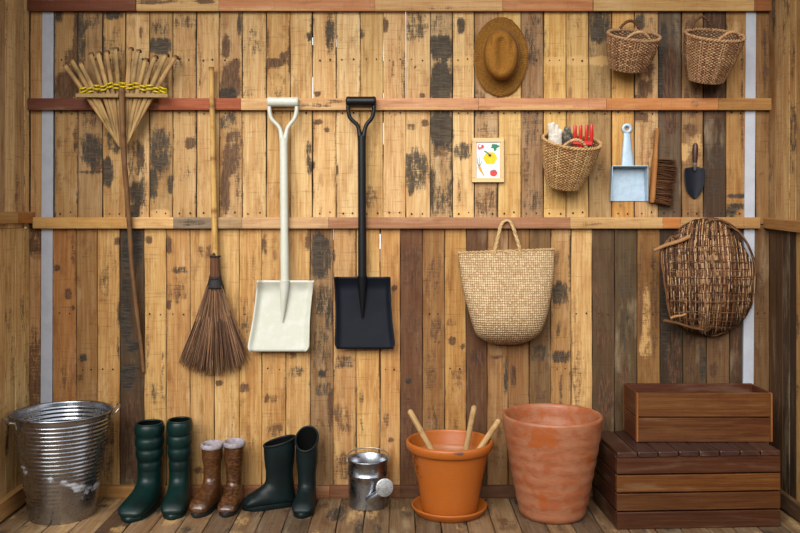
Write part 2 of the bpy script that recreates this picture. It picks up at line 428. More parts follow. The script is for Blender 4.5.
def wtone(c, k=1.14, ds=.11, ex=.30):
    c = lin(c); y = .3 * c[0] + .55 * c[1] + .15 * c[2]
    g = (y / (.40 * KA)) ** ex; c = tuple(x * g for x in c); y *= g
    c = tuple(k * (x * (1 - ds) + y * ds) for x in c)
    return jit((c[0] * .98, c[1] * 1.03, c[2] * 1.0), .03)
PX = lambda px: (px - 400) / 240.0
PZ = lambda py: (497 - py) / 240.0
UP = [ # px0, px1, colour, stains (cx, cy, rx, ry, kind 0 soot 1 brown 2 pale, strength)
 (30.5, 43, (196, 150, 92), []),
 (54.5, 77.5, (186, 142, 84), [(66, 86, 11, 16, 1, .95), (70, 66, 6, 20, 1, .55), (58, 14, 6, 8, 0, .6), (76, 50, 3, 42, 1, .8), (75, 140, 3, 12, 1, .7), (62, 150, 12, 50, 0, .18)]),
 (78, 102, (176, 136, 86), [(81, 40, 5, 40, 0, .55), (92, 150, 12, 18, 0, .72), (90, 20, 12, 10, 0, .35), (96, 166, 6, 6, 1, .8), (90, 172, 14, 2, 0, .7), (88, 110, 12, 25, 0, .3)]),
 (103, 125, (194, 150, 88), [(113, 14, 11, 6, 0, .6), (107, 172, 6, 16, 0, .8), (116, 60, 10, 35, 0, .32), (114, 138, 11, 16, 0, .5), (104, 40, 2, 40, 0, .5)]),
 (126, 149, (205, 164, 108), [(141, 33, 2, 7, 1, .7), (140, 156, 5, 16, 1, .8), (137, 195, 9, 16, 0, .8), (137, 178, 11, 40, 0, .4), (134, 212, 6, 10, 0, .9), (138, 60, 10, 30, 0, .2)]),
 (150, 172.5, (184, 142, 86), [(160, 46, 12, 9, 0, .8), (160, 150, 11, 26, 0, .65), (153, 183, 6, 18, 0, .75), (160, 28, 11, 10, 0, .4), (170, 185, 3, 10, 0, .8), (160, 80, 11, 20, 0, .3), (161, 214, 11, 5, 2, .8)]),
 (173, 196, (198, 155, 98), [(190, 143, 5, 6, 1, .9), (184, 22, 11, 9, 0, .45), (178, 60, 6, 10, 0, .3), (185, 170, 9, 20, 0, .2)]),
 (197, 219, (206, 164, 106), [(199, 60, 2, 40, 1, .3), (208, 178, 9, 22, 0, .12)]),
 (219.5, 242, (192, 148, 95), [(226, 46, 4, 13, 1, .95), (231, 82, 10, 20, 1, .9), (236, 65, 5, 7, 1, .8), (228, 95, 10, 8, 0, .7), (240, 24, 2, 14, 0, .7), (231, 160, 10, 16, 1, .85), (225, 190, 5, 24, 1, .85), (234, 140, 8, 12, 1, .6), (228, 120, 9, 10, 0, .5), (238, 170, 3, 40, 1, .5)]),
 (242.5, 266, (210, 170, 112), [(254, 40, 11, 16, 0, .25), (250, 100, 10, 20, 0, .18), (256, 190, 10, 20, 0, .12)]),
 (267, 290, (204, 158, 92), [(274, 63, 9, 5, 1, .98), (284, 58, 6, 7, 1, .8), (278, 84, 11, 16, 1, .3), (289, 50, 2, 30, 1, .7), (268, 50, 2, 30, 1, .5)]),
 (290.5, 312, (214, 172, 112), [(309, 37, 3, 5, 0, .7), (311, 30, 2, 30, 0, .5), (309, 165, 3, 10, 0, .8), (309, 148, 3, 8, 0, .6), (299, 190, 10, 12, 0, .15)]),
 (313, 336, (216, 172, 112), [(330, 33, 5, 22, 0, .62), (317.5, 94, 3, 2.6, 1, 1), (318, 122, 4, 3, 1, .9), (327, 130, 3, 3, 1, .8), (313, 165, 3, 5, 0, .6)]),
 (336.5, 360, (220, 182, 126), [(348, 40, 10, 5, 0, .2), (336.5, 170, 2, 5, 1, .9), (350, 130, 9, 30, 0, .1)]),
 (360.5, 383, (206, 162, 98), [(371, 198, 7, 14, 1, .5), (362, 34, 2, 6, 0, .7), (372, 150, 9, 26, 0, .15)]),
 (383.5, 405.6, (212, 168, 112), [(385, 25, 3, 8, 1, .7), (393, 68, 2, 10, 1, .5), (400, 45, 2, 12, 1, .4), (404, 80, 2.5, 30, 1, .6)]),
 (406, 430, (216, 174, 118), [(416, 26, 12, 16, 0, .45), (416, 170, 13, 22, 0, .66), (411, 188, 4, 8, 0, .7), (422, 95, 3, 2.5, 1, .9), (415, 67, 1.6, 1.6, 1, .9), (425, 123, 4, 4, 1, .8), (411, 127, 5, 4, 1, .5)]),
 (430.5, 452, (196, 160, 112), [(441, 84, 12, 24, 0, 1), (441, 48, 12, 14, 0, .85), (441, 128, 12, 20, 0, 1), (441, 150, 10, 8, 1, .6), (441, 170, 11, 14, 0, .28), (441, 200, 11, 18, 0, .45), (440, 26, 12, 14, 0, .3), (432, 190, 3, 24, 0, .8), (451, 180, 3, 40, 0, .5)]),
 (453, 474, (216, 176, 118), [(461, 26, 4, 8, 0, .95), (463, 151, 11, 9, 0, .6), (463, 61, 12, 5, 2, .9), (462, 213, 12, 5, 2, .8), (460, 190, 2, 14, 1, .6)]),
 (475, 498, (192, 150, 104), [(486, 202, 11, 14, 1, .45), (497, 195, 2, 24, 0, .8), (480, 105, 8, 16, 0, .4), (486, 130, 10, 10, 0, .3)]),
 (498.5, 521, (216, 174, 104), [(500, 103, 12, 10, 0, .12)]),
 (521.5, 543, (172, 132, 92), [(532, 40, 10, 26, 0, .38), (532, 120, 10, 30, 0, .38), (526, 165, 5, 30, 1, .4), (537, 60, 1.8, 1.8, 1, 1), (532, 200, 10, 12, 0, .35)]),
 (544, 566, (216, 170, 92), [(555, 61, 12, 5, 2, .9), (554, 214, 12, 5, 2, .8), (545, 50, 2, 40, 0, .4)]),
 (566.5, 588.5, (208, 164, 96), [(577, 61, 12, 5, 2, .9), (577, 20, 10, 9, 0, .25), (576, 214, 12, 5, 2, .7)]),
 (589, 611, (176, 138, 86), [(600, 27, 12, 18, 0, .72), (594, 50, 5, 10, 0, .4), (600, 61, 12, 5, 2, .85), (600, 90, 11, 20, 0, .2), (600, 175, 10, 20, 0, .25)]),
 (612, 634, (208, 155, 76), [(614, 60, 2, 50, 0, .4), (624, 200, 10, 10, 0, .2)]),
 (635, 658, (198, 156, 104), [(640, 22, 5, 10, 0, .8), (643, 90, 5, 10, 1, .95), (650, 86, 4, 8, 1, .7), (650, 30, 6, 14, 1, .4), (637, 108, 4, 14, 1, .95), (650, 70, 5, 8, 1, .6), (638, 60, 3, 20, 1, .6), (648, 150, 10, 45, 1, .25), (644, 118, 4, 6, 1, .7)]),
 (658.5, 681, (118, 94, 72), [(669, 74, 7, 34, 1, .95), (664, 40, 5, 20, 0, .5), (671, 120, 8, 18, 1, .6), (660, 80, 3, 40, 0, .8), (676, 30, 5, 16, 0, .35)]),
 (682, 703, (162, 122, 76), [(690, 30, 8, 18, 1, .45), (692, 100, 9, 18, 1, .5), (690, 130, 7, 7, 1, .7), (684, 152, 4, 10, 2, .9), (697, 150, 7, 18, 2, .5), (698, 76, 4, 20, 1, .5)]),
 (704, 726, (92, 66, 44), [(714, 90, 11, 40, 1, .55), (714, 25, 11, 18, 1, .7), (714, 170, 10, 35, 0, .3)]),
 (726.5, 746, (178, 130, 68), [(736, 196, 10, 3, 0, .8), (736, 206, 10, 4, 0, .7), (732, 212, 6, 6, 0, .8), (743, 100, 2, 80, 1, .5), (728, 40, 2, 20, 0, .4)]),
 (756, 769.4, (156, 112, 62), [(766, 60, 3, 40, 1, .6), (762, 174, 2, 2, 1, .9)]),
]
LO = [
 (29, 40.5, (198, 148, 92), [(36, 232, 9, 26, 1, .55), (34, 380, 8, 50, 1, .6), (34, 470, 8, 40, 1, .5)]),
 (52.5, 76, (184, 124, 62), [(68.5, 294, 4, 6, 1, .9), (57, 268, 3, 3, 1, .9), (73, 308, 3, 3, 0, .7), (74, 250, 3, 20, 1, .5), (64, 420, 11, 70, 1, .3)]),
 (76.5, 97, (170, 122, 64), [(83, 358, 4, 4, 0, .8), (86, 250, 9, 16, 0, .2), (80, 378, 4, 4, 1, .5), (87, 440, 9, 40, 1, .3)]),
 (97.5, 119.5, (200, 152, 84), [(117, 241, 4, 4, 1, .9), (104, 285, 6, 14, 1, .35), (110, 262, 8, 20, 1, .25), (118, 330, 2, 40, 0, .5), (108, 440, 9, 40, 1, .35)]),
 (120, 144, (104, 78, 52), [(132, 250, 11, 28, 0, .75), (126, 310, 6, 40, 0, .65), (133, 346, 6, 6, 0, .9), (128, 376, 8, 14, 0, .8), (138, 290, 4, 60, 1, .4), (131, 440, 10, 50, 1, .6)]),
 (144.5, 166, (210, 164, 94), [(149, 240, 4, 4, 1, .8), (154, 392, 9, 12, 0, .3), (147, 350, 2, 40, 0, .3), (154, 430, 3, 12, 1, .6), (163, 380, 2, 30, 0, .4)]),
 (166.5, 190, (198, 148, 84), [(176, 290, 11, 14, 1, .4), (169, 245, 3, 9, 1, .9), (169, 305, 3, 5, 1, .9), (180, 270, 9, 4, 0, .5), (182, 426, 9, 5, 1, .6), (176, 345, 9, 18, 0, .15)]),
 (190.5, 214, (202, 154, 90), [(205, 252, 8, 8, 1, .4), (200, 470, 6, 4, 1, .6)]),
 (214.5, 239, (208, 164, 98), [(219, 383, 4, 3, 1, 1), (232, 420, 2, 40, 1, .3), (226, 300, 6, 40, 0, .15)]),
 (239.5, 261.5, (206, 156, 88), [(244, 388, 6, 5, 1, .6), (245, 320, 5, 24, 0, .35), (252, 270, 6, 20, 0, .2), (250, 430, 9, 30, 1, .2)]),
 (262, 285.5, (204, 154, 88), [(270, 398, 10, 5, 1, .5), (264, 245, 3, 12, 1, .6), (275, 430, 8, 8, 1, .5), (265, 330, 4, 20, 0, .3)]),
 (286, 310, (206, 160, 96), [(296, 372, 9, 7, 0, .4), (308, 240, 2, 12, 1, .7), (292, 355, 4, 4, 1, .5)]),
 (310.5, 333, (164, 126, 84), [(321, 255, 11, 26, 0, .72), (323, 300, 9, 18, 0, .5), (330, 315, 4, 22, 0, .6), (322, 374, 4, 4, 0, .9), (320, 350, 11, 30, 0, .38), (324, 390, 9, 8, 0, .5), (320, 440, 9, 30, 1, .3), (330, 410, 3, 26, 1, .7)]),
 (333.5, 356, (198, 150, 92), [(344, 362, 11, 7, 0, .5), (334, 255, 3, 6, 1, .6), (342, 420, 11, 16, 1, .5), (341, 412, 6, 4, 2, .8), (336, 450, 5, 10, 2, .8), (345, 466, 10, 16, 1, .45)]),
 (356.5, 379.5, (212, 164, 94), [(362, 410, 3, 30, 1, .3), (369, 300, 6, 30, 0, .1)]),
 (380.5, 400, (204, 150, 82), [(394, 288, 3, 3, 1, .9), (391, 440, 3, 3, 1, .9), (386, 420, 3, 10, 1, .4)]),
 (400.5, 422.5, (132, 86, 52), [(410, 270, 10, 22, 1, .5), (409, 381, 3, 3, 0, .9), (412, 330, 9, 30, 1, .4), (410, 430, 9, 50, 1, .45), (416, 262, 5, 20, 1, .5)]),
 (423, 444.5, (164, 116, 62), [(432, 280, 9, 28, 1, .35), (436, 330, 7, 16, 1, .4), (430, 370, 7, 26, 1, .35), (433, 440, 9, 40, 1, .35)]),
 (445, 466, (194, 142, 70), [(452, 341, 3.5, 4.5, 1, 1), (462, 347, 2, 3, 1, .9), (452, 322, 6, 5, 1, .4), (456, 380, 8, 14, 1, .3), (456, 440, 9, 30, 1, .3)]),
 (466.5, 487, (122, 80, 46), [(477, 357, 8, 9, 1, .7), (477, 320, 9, 26, 1, .35), (470, 400, 4, 40, 1, .4), (477, 450, 8, 30, 1, .5)]),
 (487.5, 508, (170, 124, 74), [(496, 357, 8, 2, 1, .5), (498, 300, 9, 50, 1, .4), (506, 380, 2, 26, 0, .6), (497, 440, 9, 30, 1, .25)]),
 (508.5, 529, (160, 112, 62), [(513, 376, 3, 12, 1, .8), (518, 290, 9, 40, 1, .4), (520, 440, 9, 40, 1, .4)]),
 (529.5, 550.5, (138, 102, 60), [(540, 353, 10, 9, 0, .5), (540, 300, 9, 40, 0, .3), (540, 420, 9, 40, 1, .4)]),
 (551, 571, (184, 136, 76), [(560, 294, 10, 13, 0, .65), (560, 357, 10, 7, 0, .68), (559, 328, 2, 10, 1, .7), (560, 260, 8, 10, 1, .3), (561, 400, 1.6, 30, 1, .7), (570, 260, 2, 26, 1, .6)]),
 (571.5, 592, (208, 164, 102), [(574, 330, 5, 44, 1, .22), (576, 378, 7, 34, 1, .3), (577, 402, 7, 20, 1, .35)]),
 (592.5, 614.5, (112, 84, 54), [(603, 338, 10, 12, 1, .5), (597, 290, 5, 60, 1, .4), (606, 400, 8, 26, 1, .6)]),  # right-hand boards from here: dimmer light there also put into the tints
 (615, 637, (108, 84, 52), [(628, 318, 3, 3, 0, .7), (626, 300, 9, 60, 0, .28), (626, 380, 9, 30, 1, .4)]),
 (637.5, 660, (150, 104, 48), [(647, 315, 5, 24, 2, .5), (646, 345, 7, 14, 2, .5), (644, 288, 3, 14, 2, .4), (654, 300, 4, 60, 1, .5), (640, 290, 2, 50, 1, .6)]),
 (660.5, 683, (82, 60, 38), [(666, 300, 5, 60, 0, .5), (674, 360, 9, 30, 1, .4)]),
 (683.5, 706.5, (112, 80, 46), [(690, 340, 5, 5, 1, .8), (690, 370, 4, 5, 1, .8), (703, 365, 4, 20, 0, .6), (695, 350, 9, 26, 1, .35)]),
 (707, 729.5, (128, 92, 54), [(714, 370, 5, 8, 1, .7), (718, 340, 9, 20, 1, .35)]),
 (730, 742, (92, 66, 40), [(736, 350, 5, 40, 1, .5)]),
 (753, 769.4, (134, 96, 56), [(760, 300, 5, 40, 1, .4), (758, 345, 6, 30, 0, .2)]),
]
wb = MB()
OPEN = {'U': [(313, 36, 44), (312.5, 76, 100), (336.3, 38, 46), (383.2, 36, 60), (383.2, 92, 104), (383.2, 122, 144), (681.5, 48, 52), (681.5, 58, 63), (405.5, 4, 100), (196.5, 40, 104)],
        'L': [(333.2, 229, 240), (380, 234, 262), (380, 400, 440), (508.2, 455, 462), (465.5, 400, 414)]}
def row(tab, ytop, ybot, key):
    for i, (a, b, c, st) in enumerate(tab):
        plank(wb, PX(a), PX(b), PZ(ybot), PZ(ytop), U(-0.0015, 0.0015), wtone(c), st)
    # backing battens behind each joint, left out where daylight shows through
    edges = sorted([t[0] - 0.3 for t in tab] + [t[1] + 0.3 for t in tab])
    for t in tab:
        for ex in (t[0] - 0.4, t[1] + 0.4):
            cuts = sorted((y0, y1) for (x, y0, y1) in OPEN[key] if abs(x - ex) < 1.3)
            y = ytop
            segs = []
            for (y0, y1) in cuts:
                segs.append((y, y0)); y = y1
            segs.append((y, ybot))
            for (a, b) in segs:
                if b - a < 0.5: continue
                x0, x1, z0, z1 = PX(ex - 4), PX(ex + 4), PZ(b), PZ(a)
                wb.add([(x0, .019, z0), (x1, .019, z0), (x1, .019, z1), (x0, .019, z1), (x0, .03, z0), (x1, .03, z0), (x1, .03, z1), (x0, .03, z1)],
                       [(0, 1, 2, 3), (7, 6, 5, 4), (0, 4, 5, 1), (3, 2, 6, 7), (1, 5, 6, 2), (0, 3, 7, 4)], 1)
    # the white boards cover the wall openings at both ends; nail heads
    for (a, b, c, st) in tab:
        rows = (60, 113, 213) if key == 'U' else (314 if R() < .5 else 369,)
        for ry in rows:
            if R() < 0.8:
                for fx in (0.27, 0.72):
                    if b - a < 15: continue
                    x = PX(a + (b - a) * fx + U(-1, 1)); z = PZ(ry + U(-1, 1)); r = U(.0026, .0042)
                    vs = [(x + r * math.cos(k * PI / 4), -0.0019, z + r * 1.15 * math.sin(k * PI / 4)) for k in range(8)]
                    wb.add(vs, [tuple(range(8))], 1)
row(UP, -60, 224, 'U')
row(LO, 225, 497, 'L')
for (a, b) in ((24, 46), (741, 775)):        # corner posts behind the boards
    x0, x1, z0, z1 = PX(a), PX(b), 0, PZ(-60)
    wb.add([(x0, .021, z0), (x1, .021, z0), (x1, .021, z1), (x0, .021, z1), (x0, .06, z0), (x1, .06, z0), (x1, .06, z1), (x0, .06, z1)],
           [(0, 1, 2, 3), (7, 6, 5, 4), (0, 4, 5, 1), (3, 2, 6, 7), (1, 5, 6, 2), (0, 3, 7, 4)], 1)
struct(wb.build('wall_back', [M_plank, M_dark]))

# white painted boards standing in the back wall
for i, pts in enumerate([((43, 54), (40.5, 52)), ((746.3, 756.3), (742, 752.5))]):
    (a, b), (c, d) = pts
    mb = MB(); z1, z0 = PZ(-60), PZ(497)
    mb.add([(PX(c), -.003, z0), (PX(d), -.003, z0), (PX(b), -.003, z1), (PX(a), -.003, z1), (PX(c), .02, z0), (PX(d), .02, z0), (PX(b), .02, z1), (PX(a), .02, z1)],
           [(0, 1, 2, 3), (7, 6, 5, 4), (0, 4, 5, 1), (3, 2, 6, 7), (1, 5, 6, 2), (0, 3, 7, 4)])
    struct(mb.build('trim_%d' % (i + 5), M_white))

# horizontal rails, each spliced from several lengths
def rail(name, yt, yb, segs, th=0.024):
    mb = MB()
    z = (PZ(yt) + PZ(yb)) / 2; h = PZ(yt) - PZ(yb)
    for (a, b, c, st) in segs:
        x0, x1 = PX(a) + .0006, PX(b) - .0006
        nx = max(2, int((x1 - x0) / .012)); nz = 6; so = U(0, 300)
        yf = -th - U(0, .0015); tint = wtone(c, 1.06, .05, .08)
        vs = []; g = []; s3 = []
        for j in range(nz + 1):
            zz = z - h / 2 + h * j / nz
            for i in range(nx + 1):
                x = x0 + (x1 - x0) * i / nx; px, py = 400 + 240 * x, 497 - 240 * zz
                aa = [0, 0, 0]
                for (cx, cy, rx, ry, k, s) in st:
                    q = math.hypot((px - cx) / rx, (py - cy) / ry)
                    if q < 1.35: aa[k] = max(aa[k], s * smooth(1.35, .55, q))
                vs.append((x, yf + (.0015 if j in (0, nz) else 0), zz)); g.append((zz + so, x + so, so)); s3.append(tuple(aa))
        n = nx + 1
        mb.add(vs, [(j * n + i, j * n + i + 1, (j + 1) * n + i + 1, (j + 1) * n + i) for j in range(nz) for i in range(nx)], 0, False, g, tint, s3)
        za, zb = z - h / 2, z + h / 2
        bx = [(x0, yf + .0015, za), (x1, yf + .0015, za), (x1, -.002, za), (x0, -.002, za), (x0, yf + .0015, zb), (x1, yf + .0015, zb), (x1, -.002, zb), (x0, -.002, zb)]
        mb.add(bx, [(3, 2, 1, 0), (4, 5, 6, 7), (1, 2, 6, 5), (0, 4, 7, 3)], 0, False, [(p[1] * 1.3 + so, p[0] + so, p[2]) for p in bx], tint)
    return struct(mb.build(name, M_rail))
rail('trim_1', 1.2, 12, [(30, 137.5, (126, 66, 38), []), (138, 220, (214, 170, 112), [(152, 3, 40, 3, 1, .7), (206, 3, 12, 3, 1, .8)]), (220, 375, (208, 140, 94), [(270, 11, 60, 2, 2, .7)]),
     (375, 502, (216, 166, 112), [(440, 9, 60, 3, 1, .25)]), (502, 591.5, (202, 134, 86), []), (592, 752, (204, 160, 100), []), (752, 771, (164, 100, 50), [])])
rail('trim_2', 99, 110.5, [(30, 93, (122, 66, 48), []), (93, 160, (150, 82, 54), []), (160, 242, (176, 92, 56), []), (242, 375, (222, 174, 120), [(316, 106, 18, 2, 1, .7), (340, 102, 16, 2, 1, .6)]),
     (375, 478, (208, 148, 108), [(420, 110, 60, 2.5, 2, .9)]), (478, 605, (206, 142, 100), [(540, 110, 60, 4, 2, 1)]), (605, 716, (200, 128, 68), [(693, 105, 5, 5, 1, .5)]), (716, 770, (180, 130, 70), [])])
rail('trim_3', 217.3, 228.3, [(35, 130, (208, 156, 86), []), (130, 175, (224, 178, 118), []), (175, 215, (150, 128, 106), [(195, 222, 20, 5, 0, .35)]), (215, 243, (178, 148, 110), []),
     (243, 329, (210, 168, 124), []), (329, 569, (172, 120, 86), []), (569, 661, (200, 158, 104), [(590, 224, 14, 3, 1, .4)]), (661, 679, (200, 126, 62), []), (679, 758, (178, 132, 78), [])])
rail('baseboard_back', 484.5, 496.8, [(30, 170, (196, 144, 82), []), (170, 330, (160, 104, 68), [(250, 490, 60, 5, 1, .3)]), (330, 400, (136, 88, 58), []), (400, 600, (112, 74, 50), []), (600, 768, (92, 62, 42), [])], 0.02)

# side walls: upright boards, turned 90 degrees; they run forward out of the picture
XL, XR = PX(29.5), PX(769)
def side_wall(name, x, sgn, ymin, cols):
    mb = MB(); y = -0.001; k = 0
    while y > ymin:
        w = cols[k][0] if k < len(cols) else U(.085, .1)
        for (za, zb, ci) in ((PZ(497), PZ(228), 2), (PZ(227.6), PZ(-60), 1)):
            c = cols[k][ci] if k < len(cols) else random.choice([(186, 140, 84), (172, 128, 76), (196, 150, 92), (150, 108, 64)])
            st = [(400 + 240 * (0.0), 0, 1, 1, 0, 0)]
            tmp = MB()
            cx = 400
            sts = []
            for _ in range(3):
                sts.append((cx + U(0, w * 240), U(-50, 500), U(4, 12), U(10, 50), random.choice([0, 1, 1]), U(.15, .45)))
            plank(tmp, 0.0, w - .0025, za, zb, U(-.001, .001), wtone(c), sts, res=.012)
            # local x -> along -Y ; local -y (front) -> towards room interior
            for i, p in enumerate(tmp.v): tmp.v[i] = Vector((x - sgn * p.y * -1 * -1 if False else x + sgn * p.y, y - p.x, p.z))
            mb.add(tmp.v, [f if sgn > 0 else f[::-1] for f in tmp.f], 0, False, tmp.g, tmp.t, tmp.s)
        y -= w; k += 1
    # outer skin
    mb.add([(x + sgn * .02, 0, 0), (x + sgn * .02, ymin, 0), (x + sgn * .02, ymin, PZ(-60)), (x + sgn * .02, 0, PZ(-60)), (x + sgn * .035, 0, 0), (x + sgn * .035, ymin, 0), (x + sgn * .035, ymin, PZ(-60)), (x + sgn * .035, 0, PZ(-60))],
           [(0, 1, 2, 3), (7, 6, 5, 4), (0, 4, 5, 1), (3, 2, 6, 7), (1, 5, 6, 2), (0, 3, 7, 4)], 1)
    return struct(mb.build(name, [M_plank, M_dark]))
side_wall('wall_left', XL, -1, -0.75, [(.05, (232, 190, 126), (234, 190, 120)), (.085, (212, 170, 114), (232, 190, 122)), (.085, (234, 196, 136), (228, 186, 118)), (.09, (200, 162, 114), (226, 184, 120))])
side_wall('wall_right', XR, 1, -0.75, [(.06, (176, 130, 76), (122, 86, 52)), (.07, (200, 156, 100), (112, 78, 46)), (.06, (212, 168, 106), (98, 70, 42)), (.055, (206, 160, 96), (92, 66, 40)), (.09, (186, 142, 84), (196, 148, 84))])  # dark lower tints near the corner also hold the shade there

def side_rail(name, x, sgn, z0, z1, h, y1, cols, th=.024, yst=-.0005):
    mb = MB()
    n = len(cols)
    for i, c in enumerate(cols):
        ya, yb = yst + (y1 - yst) * (i / n) ** 2.2 if n > 1 and i else yst, yst + (y1 - yst) * ((i + 1) / n) ** 2.2
        za, zb = z0 + (z1 - z0) * (ya / y1), z0 + (z1 - z0) * (yb / y1)
        mb.bar((x - sgn * th / 2, ya, za), (x - sgn * th / 2, yb, zb), th, h, ch=.0015, tint=lin(c))
    return struct(mb.build(name, M_rail))
side_rail('trim_7', XL, -1, PZ(217.6), PZ(217.6), .046, -.74, [(190, 130, 66), (204, 162, 100)], yst=-.0005)
side_rail('trim_8', XR, 1, PZ(223), PZ(223) - .03, .043, -.74, [(176, 130, 76)])
side_rail('baseboard_left', XL, -1, .045, .045, .07, -.74, [(196, 150, 92)], .03, -.021)
side_rail('baseboard_right', XR, 1, .04, .04, .06, -.74, [(96, 70, 46)], .024, -.021)

# floor boards running towards the viewer
fb = MB()
x = -0.235 - 0.0995 * 14
pal = [(124, 104, 82), (138, 114, 86), (112, 93, 73), (144, 118, 87), (102, 85, 67), (130, 106, 79), (148, 122, 89)]
k = 0
while x < XR + .1:
    w = .0995 + U(-.003, .003)
    c = random.choice(pal)
    if -1.16 < x < -1.06: c = (104, 82, 62)
    if -1.5 < x < -1.2: c = (172, 142, 104)
    if -1.05 < x < -.75: c = (158, 132, 100)
    tmp = MB()
    sts = [(400 + U(0, 24), U(200, 497), U(3, 12), U(4, 26), random.choice([0, 0, 1, 2]), U(.2, .6)) for _ in range(10)]
    plank(tmp, 0, w - .003, 0, 2.0, 0, jit(lin(c), .06), sts, .02, .02)
    for i, p in enumerate(tmp.v): tmp.v[i] = Vector((x + p.x, .0 - p.z, -p.y - .0001 + 0.0))
    fb.add(tmp.v, [f[::-1] for f in tmp.f], 0, False, tmp.g, tmp.t, tmp.s)
    x += w
fb.add([(-1.75, .03, -.021), (1.75, .03, -.021), (1.75, -2, -.021), (-1.75, -2, -.021), (-1.75, .03, -.06), (1.75, .03, -.06), (1.75, -2, -.06), (-1.75, -2, -.06)],
       [(3, 2, 1, 0), (4, 5, 6, 7), (0, 1, 5, 4), (2, 3, 7, 6), (1, 2, 6, 5), (3, 0, 4, 7)], 1)
struct(fb.build('floor', [M_floor, M_dark]))
# roof and the ground outside
cb = MB()
zc = PZ(-60)
cb.add([(-1.62, .05, zc), (1.62, .05, zc), (1.62, -0.85, zc + .22), (-1.62, -0.85, zc + .22), (-1.62, .05, zc + .04), (1.62, .05, zc + .04), (1.62, -0.85, zc + .26), (-1.62, -0.85, zc + .26)],
       [(0, 1, 2, 3), (7, 6, 5, 4), (0, 4, 5, 1), (3, 2, 6, 7), (1, 5, 6, 2), (0, 3, 7, 4)])
struct(cb.build('ceiling', M_roof))
gb = MB()
gb.add([(-30, -30, -.08), (30, -30, -.08), (30, 30, -.08), (-30, 30, -.08)], [(0, 1, 2, 3)])
struct(gb.build('ground', M_ground))

# unseen wall added behind the camera to dim the lower boards and floor
fw_ = MB(); fw_.bar((-7, -5.4, .96), (7, -5.4, .96), .18, 2.08, ch=.02)
struct(fw_.build('added_shade_wall', plain('dark_shade_wall', (92, 88, 74), 0.95, var=(3, (70, 72, 54), 0.8))))

# ------------------------------------------------------------------ things on the wall
BAM = lin((196, 160, 104)); BAMD = lin((150, 108, 62))
# --- bamboo rake
o = W(128, 300, .04)
t = thing('bamboo_rake', 'old bamboo rake with fanned tines bound in yellow cord and a dark stick handle', 'rake', W(140, 360, .04))
hp = [W(121.8, 88, .098), W(122.5, 120, .09), W(124, 155, .078), W(127, 195, .06), W(129.5, 228, .048), W(131.5, 262, .041), W(136, 305, .031), W(141, 345, .02), W(143.5, 372, .010)]
hc = lin((132, 96, 62))
pp = crom([tuple(p) for p in hp], 40)
MB().tube(pp, [.0125 - .006 * (i / 39) + .0006 * math.sin(i * 2.1) for i in range(40)], 10, tint=[jit(hc, .15) for _ in range(40)]).build('handle', M_fibre, t)
tops = [(66, 67), (72.5, 62), (81, 65), (91, 56), (98.5, 55), (106.5, 54), (115.5, 51), (130, 51), (137.5, 53), (145, 62), (154, 59), (165, 57), (174, 59)]
for i, (tx, ty) in enumerate(tops):
    left = i < 7
    bx = 115.5 + i * .7 if left else 126 + (i - 7) * .6
    by = 140 + (i if left else 12 - i) * 1.2
    zoff = .062 + (i % 2) * .004
    P = []
    for k in range(9):
        s = k / 8
        bend = math.sin(s * PI) * (1.2 if left else -1.2)
        P.append(W(bx + (tx - bx) * s + bend, by + (ty - by) * s, zoff + .012 * s))
    a = P[-1]; dirn = (P[-1] - P[-2]).normalized()
    P += [a + dirn * .012 + Vector((0, .006, 0)), a + dirn * .016 + Vector((0, .02, 0)), a + dirn * .012 + Vector((0, .036, -.004))]
    rr = [.005 + .0045 * min(1, k / 4) for k in range(9)] + [.010, .008, .005]
    c = jit(BAM if R() < .65 else lin((184, 150, 100)), .14)
    ct = [c] * 9 + [lin((84, 56, 34))] * 3
    for k in (2, 5, 7):
        if R() < .7: ct[k] = mixc(c, (.05, .03, .015), .45)
    MB().tube(P, rr, 8, tint=ct, flat=.5, up=(0, 1, 0)).build('tine', M_fibre, t)
for (xa, xb) in ((76, 118.6), (125.2, 168)):
    MB().bar(W(xa, 95.4, .089), W(xb, 95.7, .089), .009, .016, ch=.0015, tint=lin((176, 146, 100))).build('crossbar', M_fibre, t)
yb = MB()
for k, (dy, ph) in enumerate(((0, 0), (1.7, PI), (3.6, 0), (5.3, PI))):
    P = []
    for i in range(121):
        s = i / 120
        x = 80 + 86.5 * s
        y = 89.5 - 6.0 * math.sin(PI * min(1, s * 1.0)) + dy - .5 + .35 * math.sin(i * .55 + ph)
        P.append(W(x, y, .072 + .012 * math.sin(s * 13 * PI + ph)))
    yb.tube(P, .0036, 6)
yb.build('binding_cord', M_yel, t)

# --- twig broom
t = thing('twig_broom', 'long twig broom with a bamboo pole handle and fanned brown bristles', 'broom', W(214, 375, .06))
P = [W(211 + 4 * s, 67 + 192 * s, .0372) for s in [i / 44 for i in range(45)]]
rr = [.0118 + .0004 * s for s in range(1)] * 45
rr = [.0105 + .0022 * (i / 44) for i in range(45)]; ct = [jit(lin((214, 172, 100)), .04) for _ in range(45)]
for k in (0, 9, 21, 33): rr[k] *= 1.12; ct[k] = lin((150, 108, 60))
MB().tube(P, rr, 12, tint=ct).build('handle', M_fibre, t)
b = MB()
for k in range(18):
    a = 2 * PI * k / 18
    q = [W(214.6, 256, .0372) + Vector((.016 * math.cos(a), .016 * math.sin(a), U(-.008, .004))), W(215, 277, .0372) + Vector((.019 * math.cos(a), .019 * math.sin(a), 0))]
    b.tube(q, .0036, 6, tint=jit(lin((112, 76, 52)), .25))
for zz in (256.5, 279): b.lathe([(.0215, -.0035), (.0235, 0), (.0215, .0035)], W(215, zz, .0372), 20, tint=lin((40, 30, 26)))
b.build('twig_sleeve', M_fibre, t)
b = MB()
prof = [(.020, .002), (.0245, 0), (.026, -.012), (.031, -.032), (.036, -.047), (.0365, -.053), (.028, -.055)]
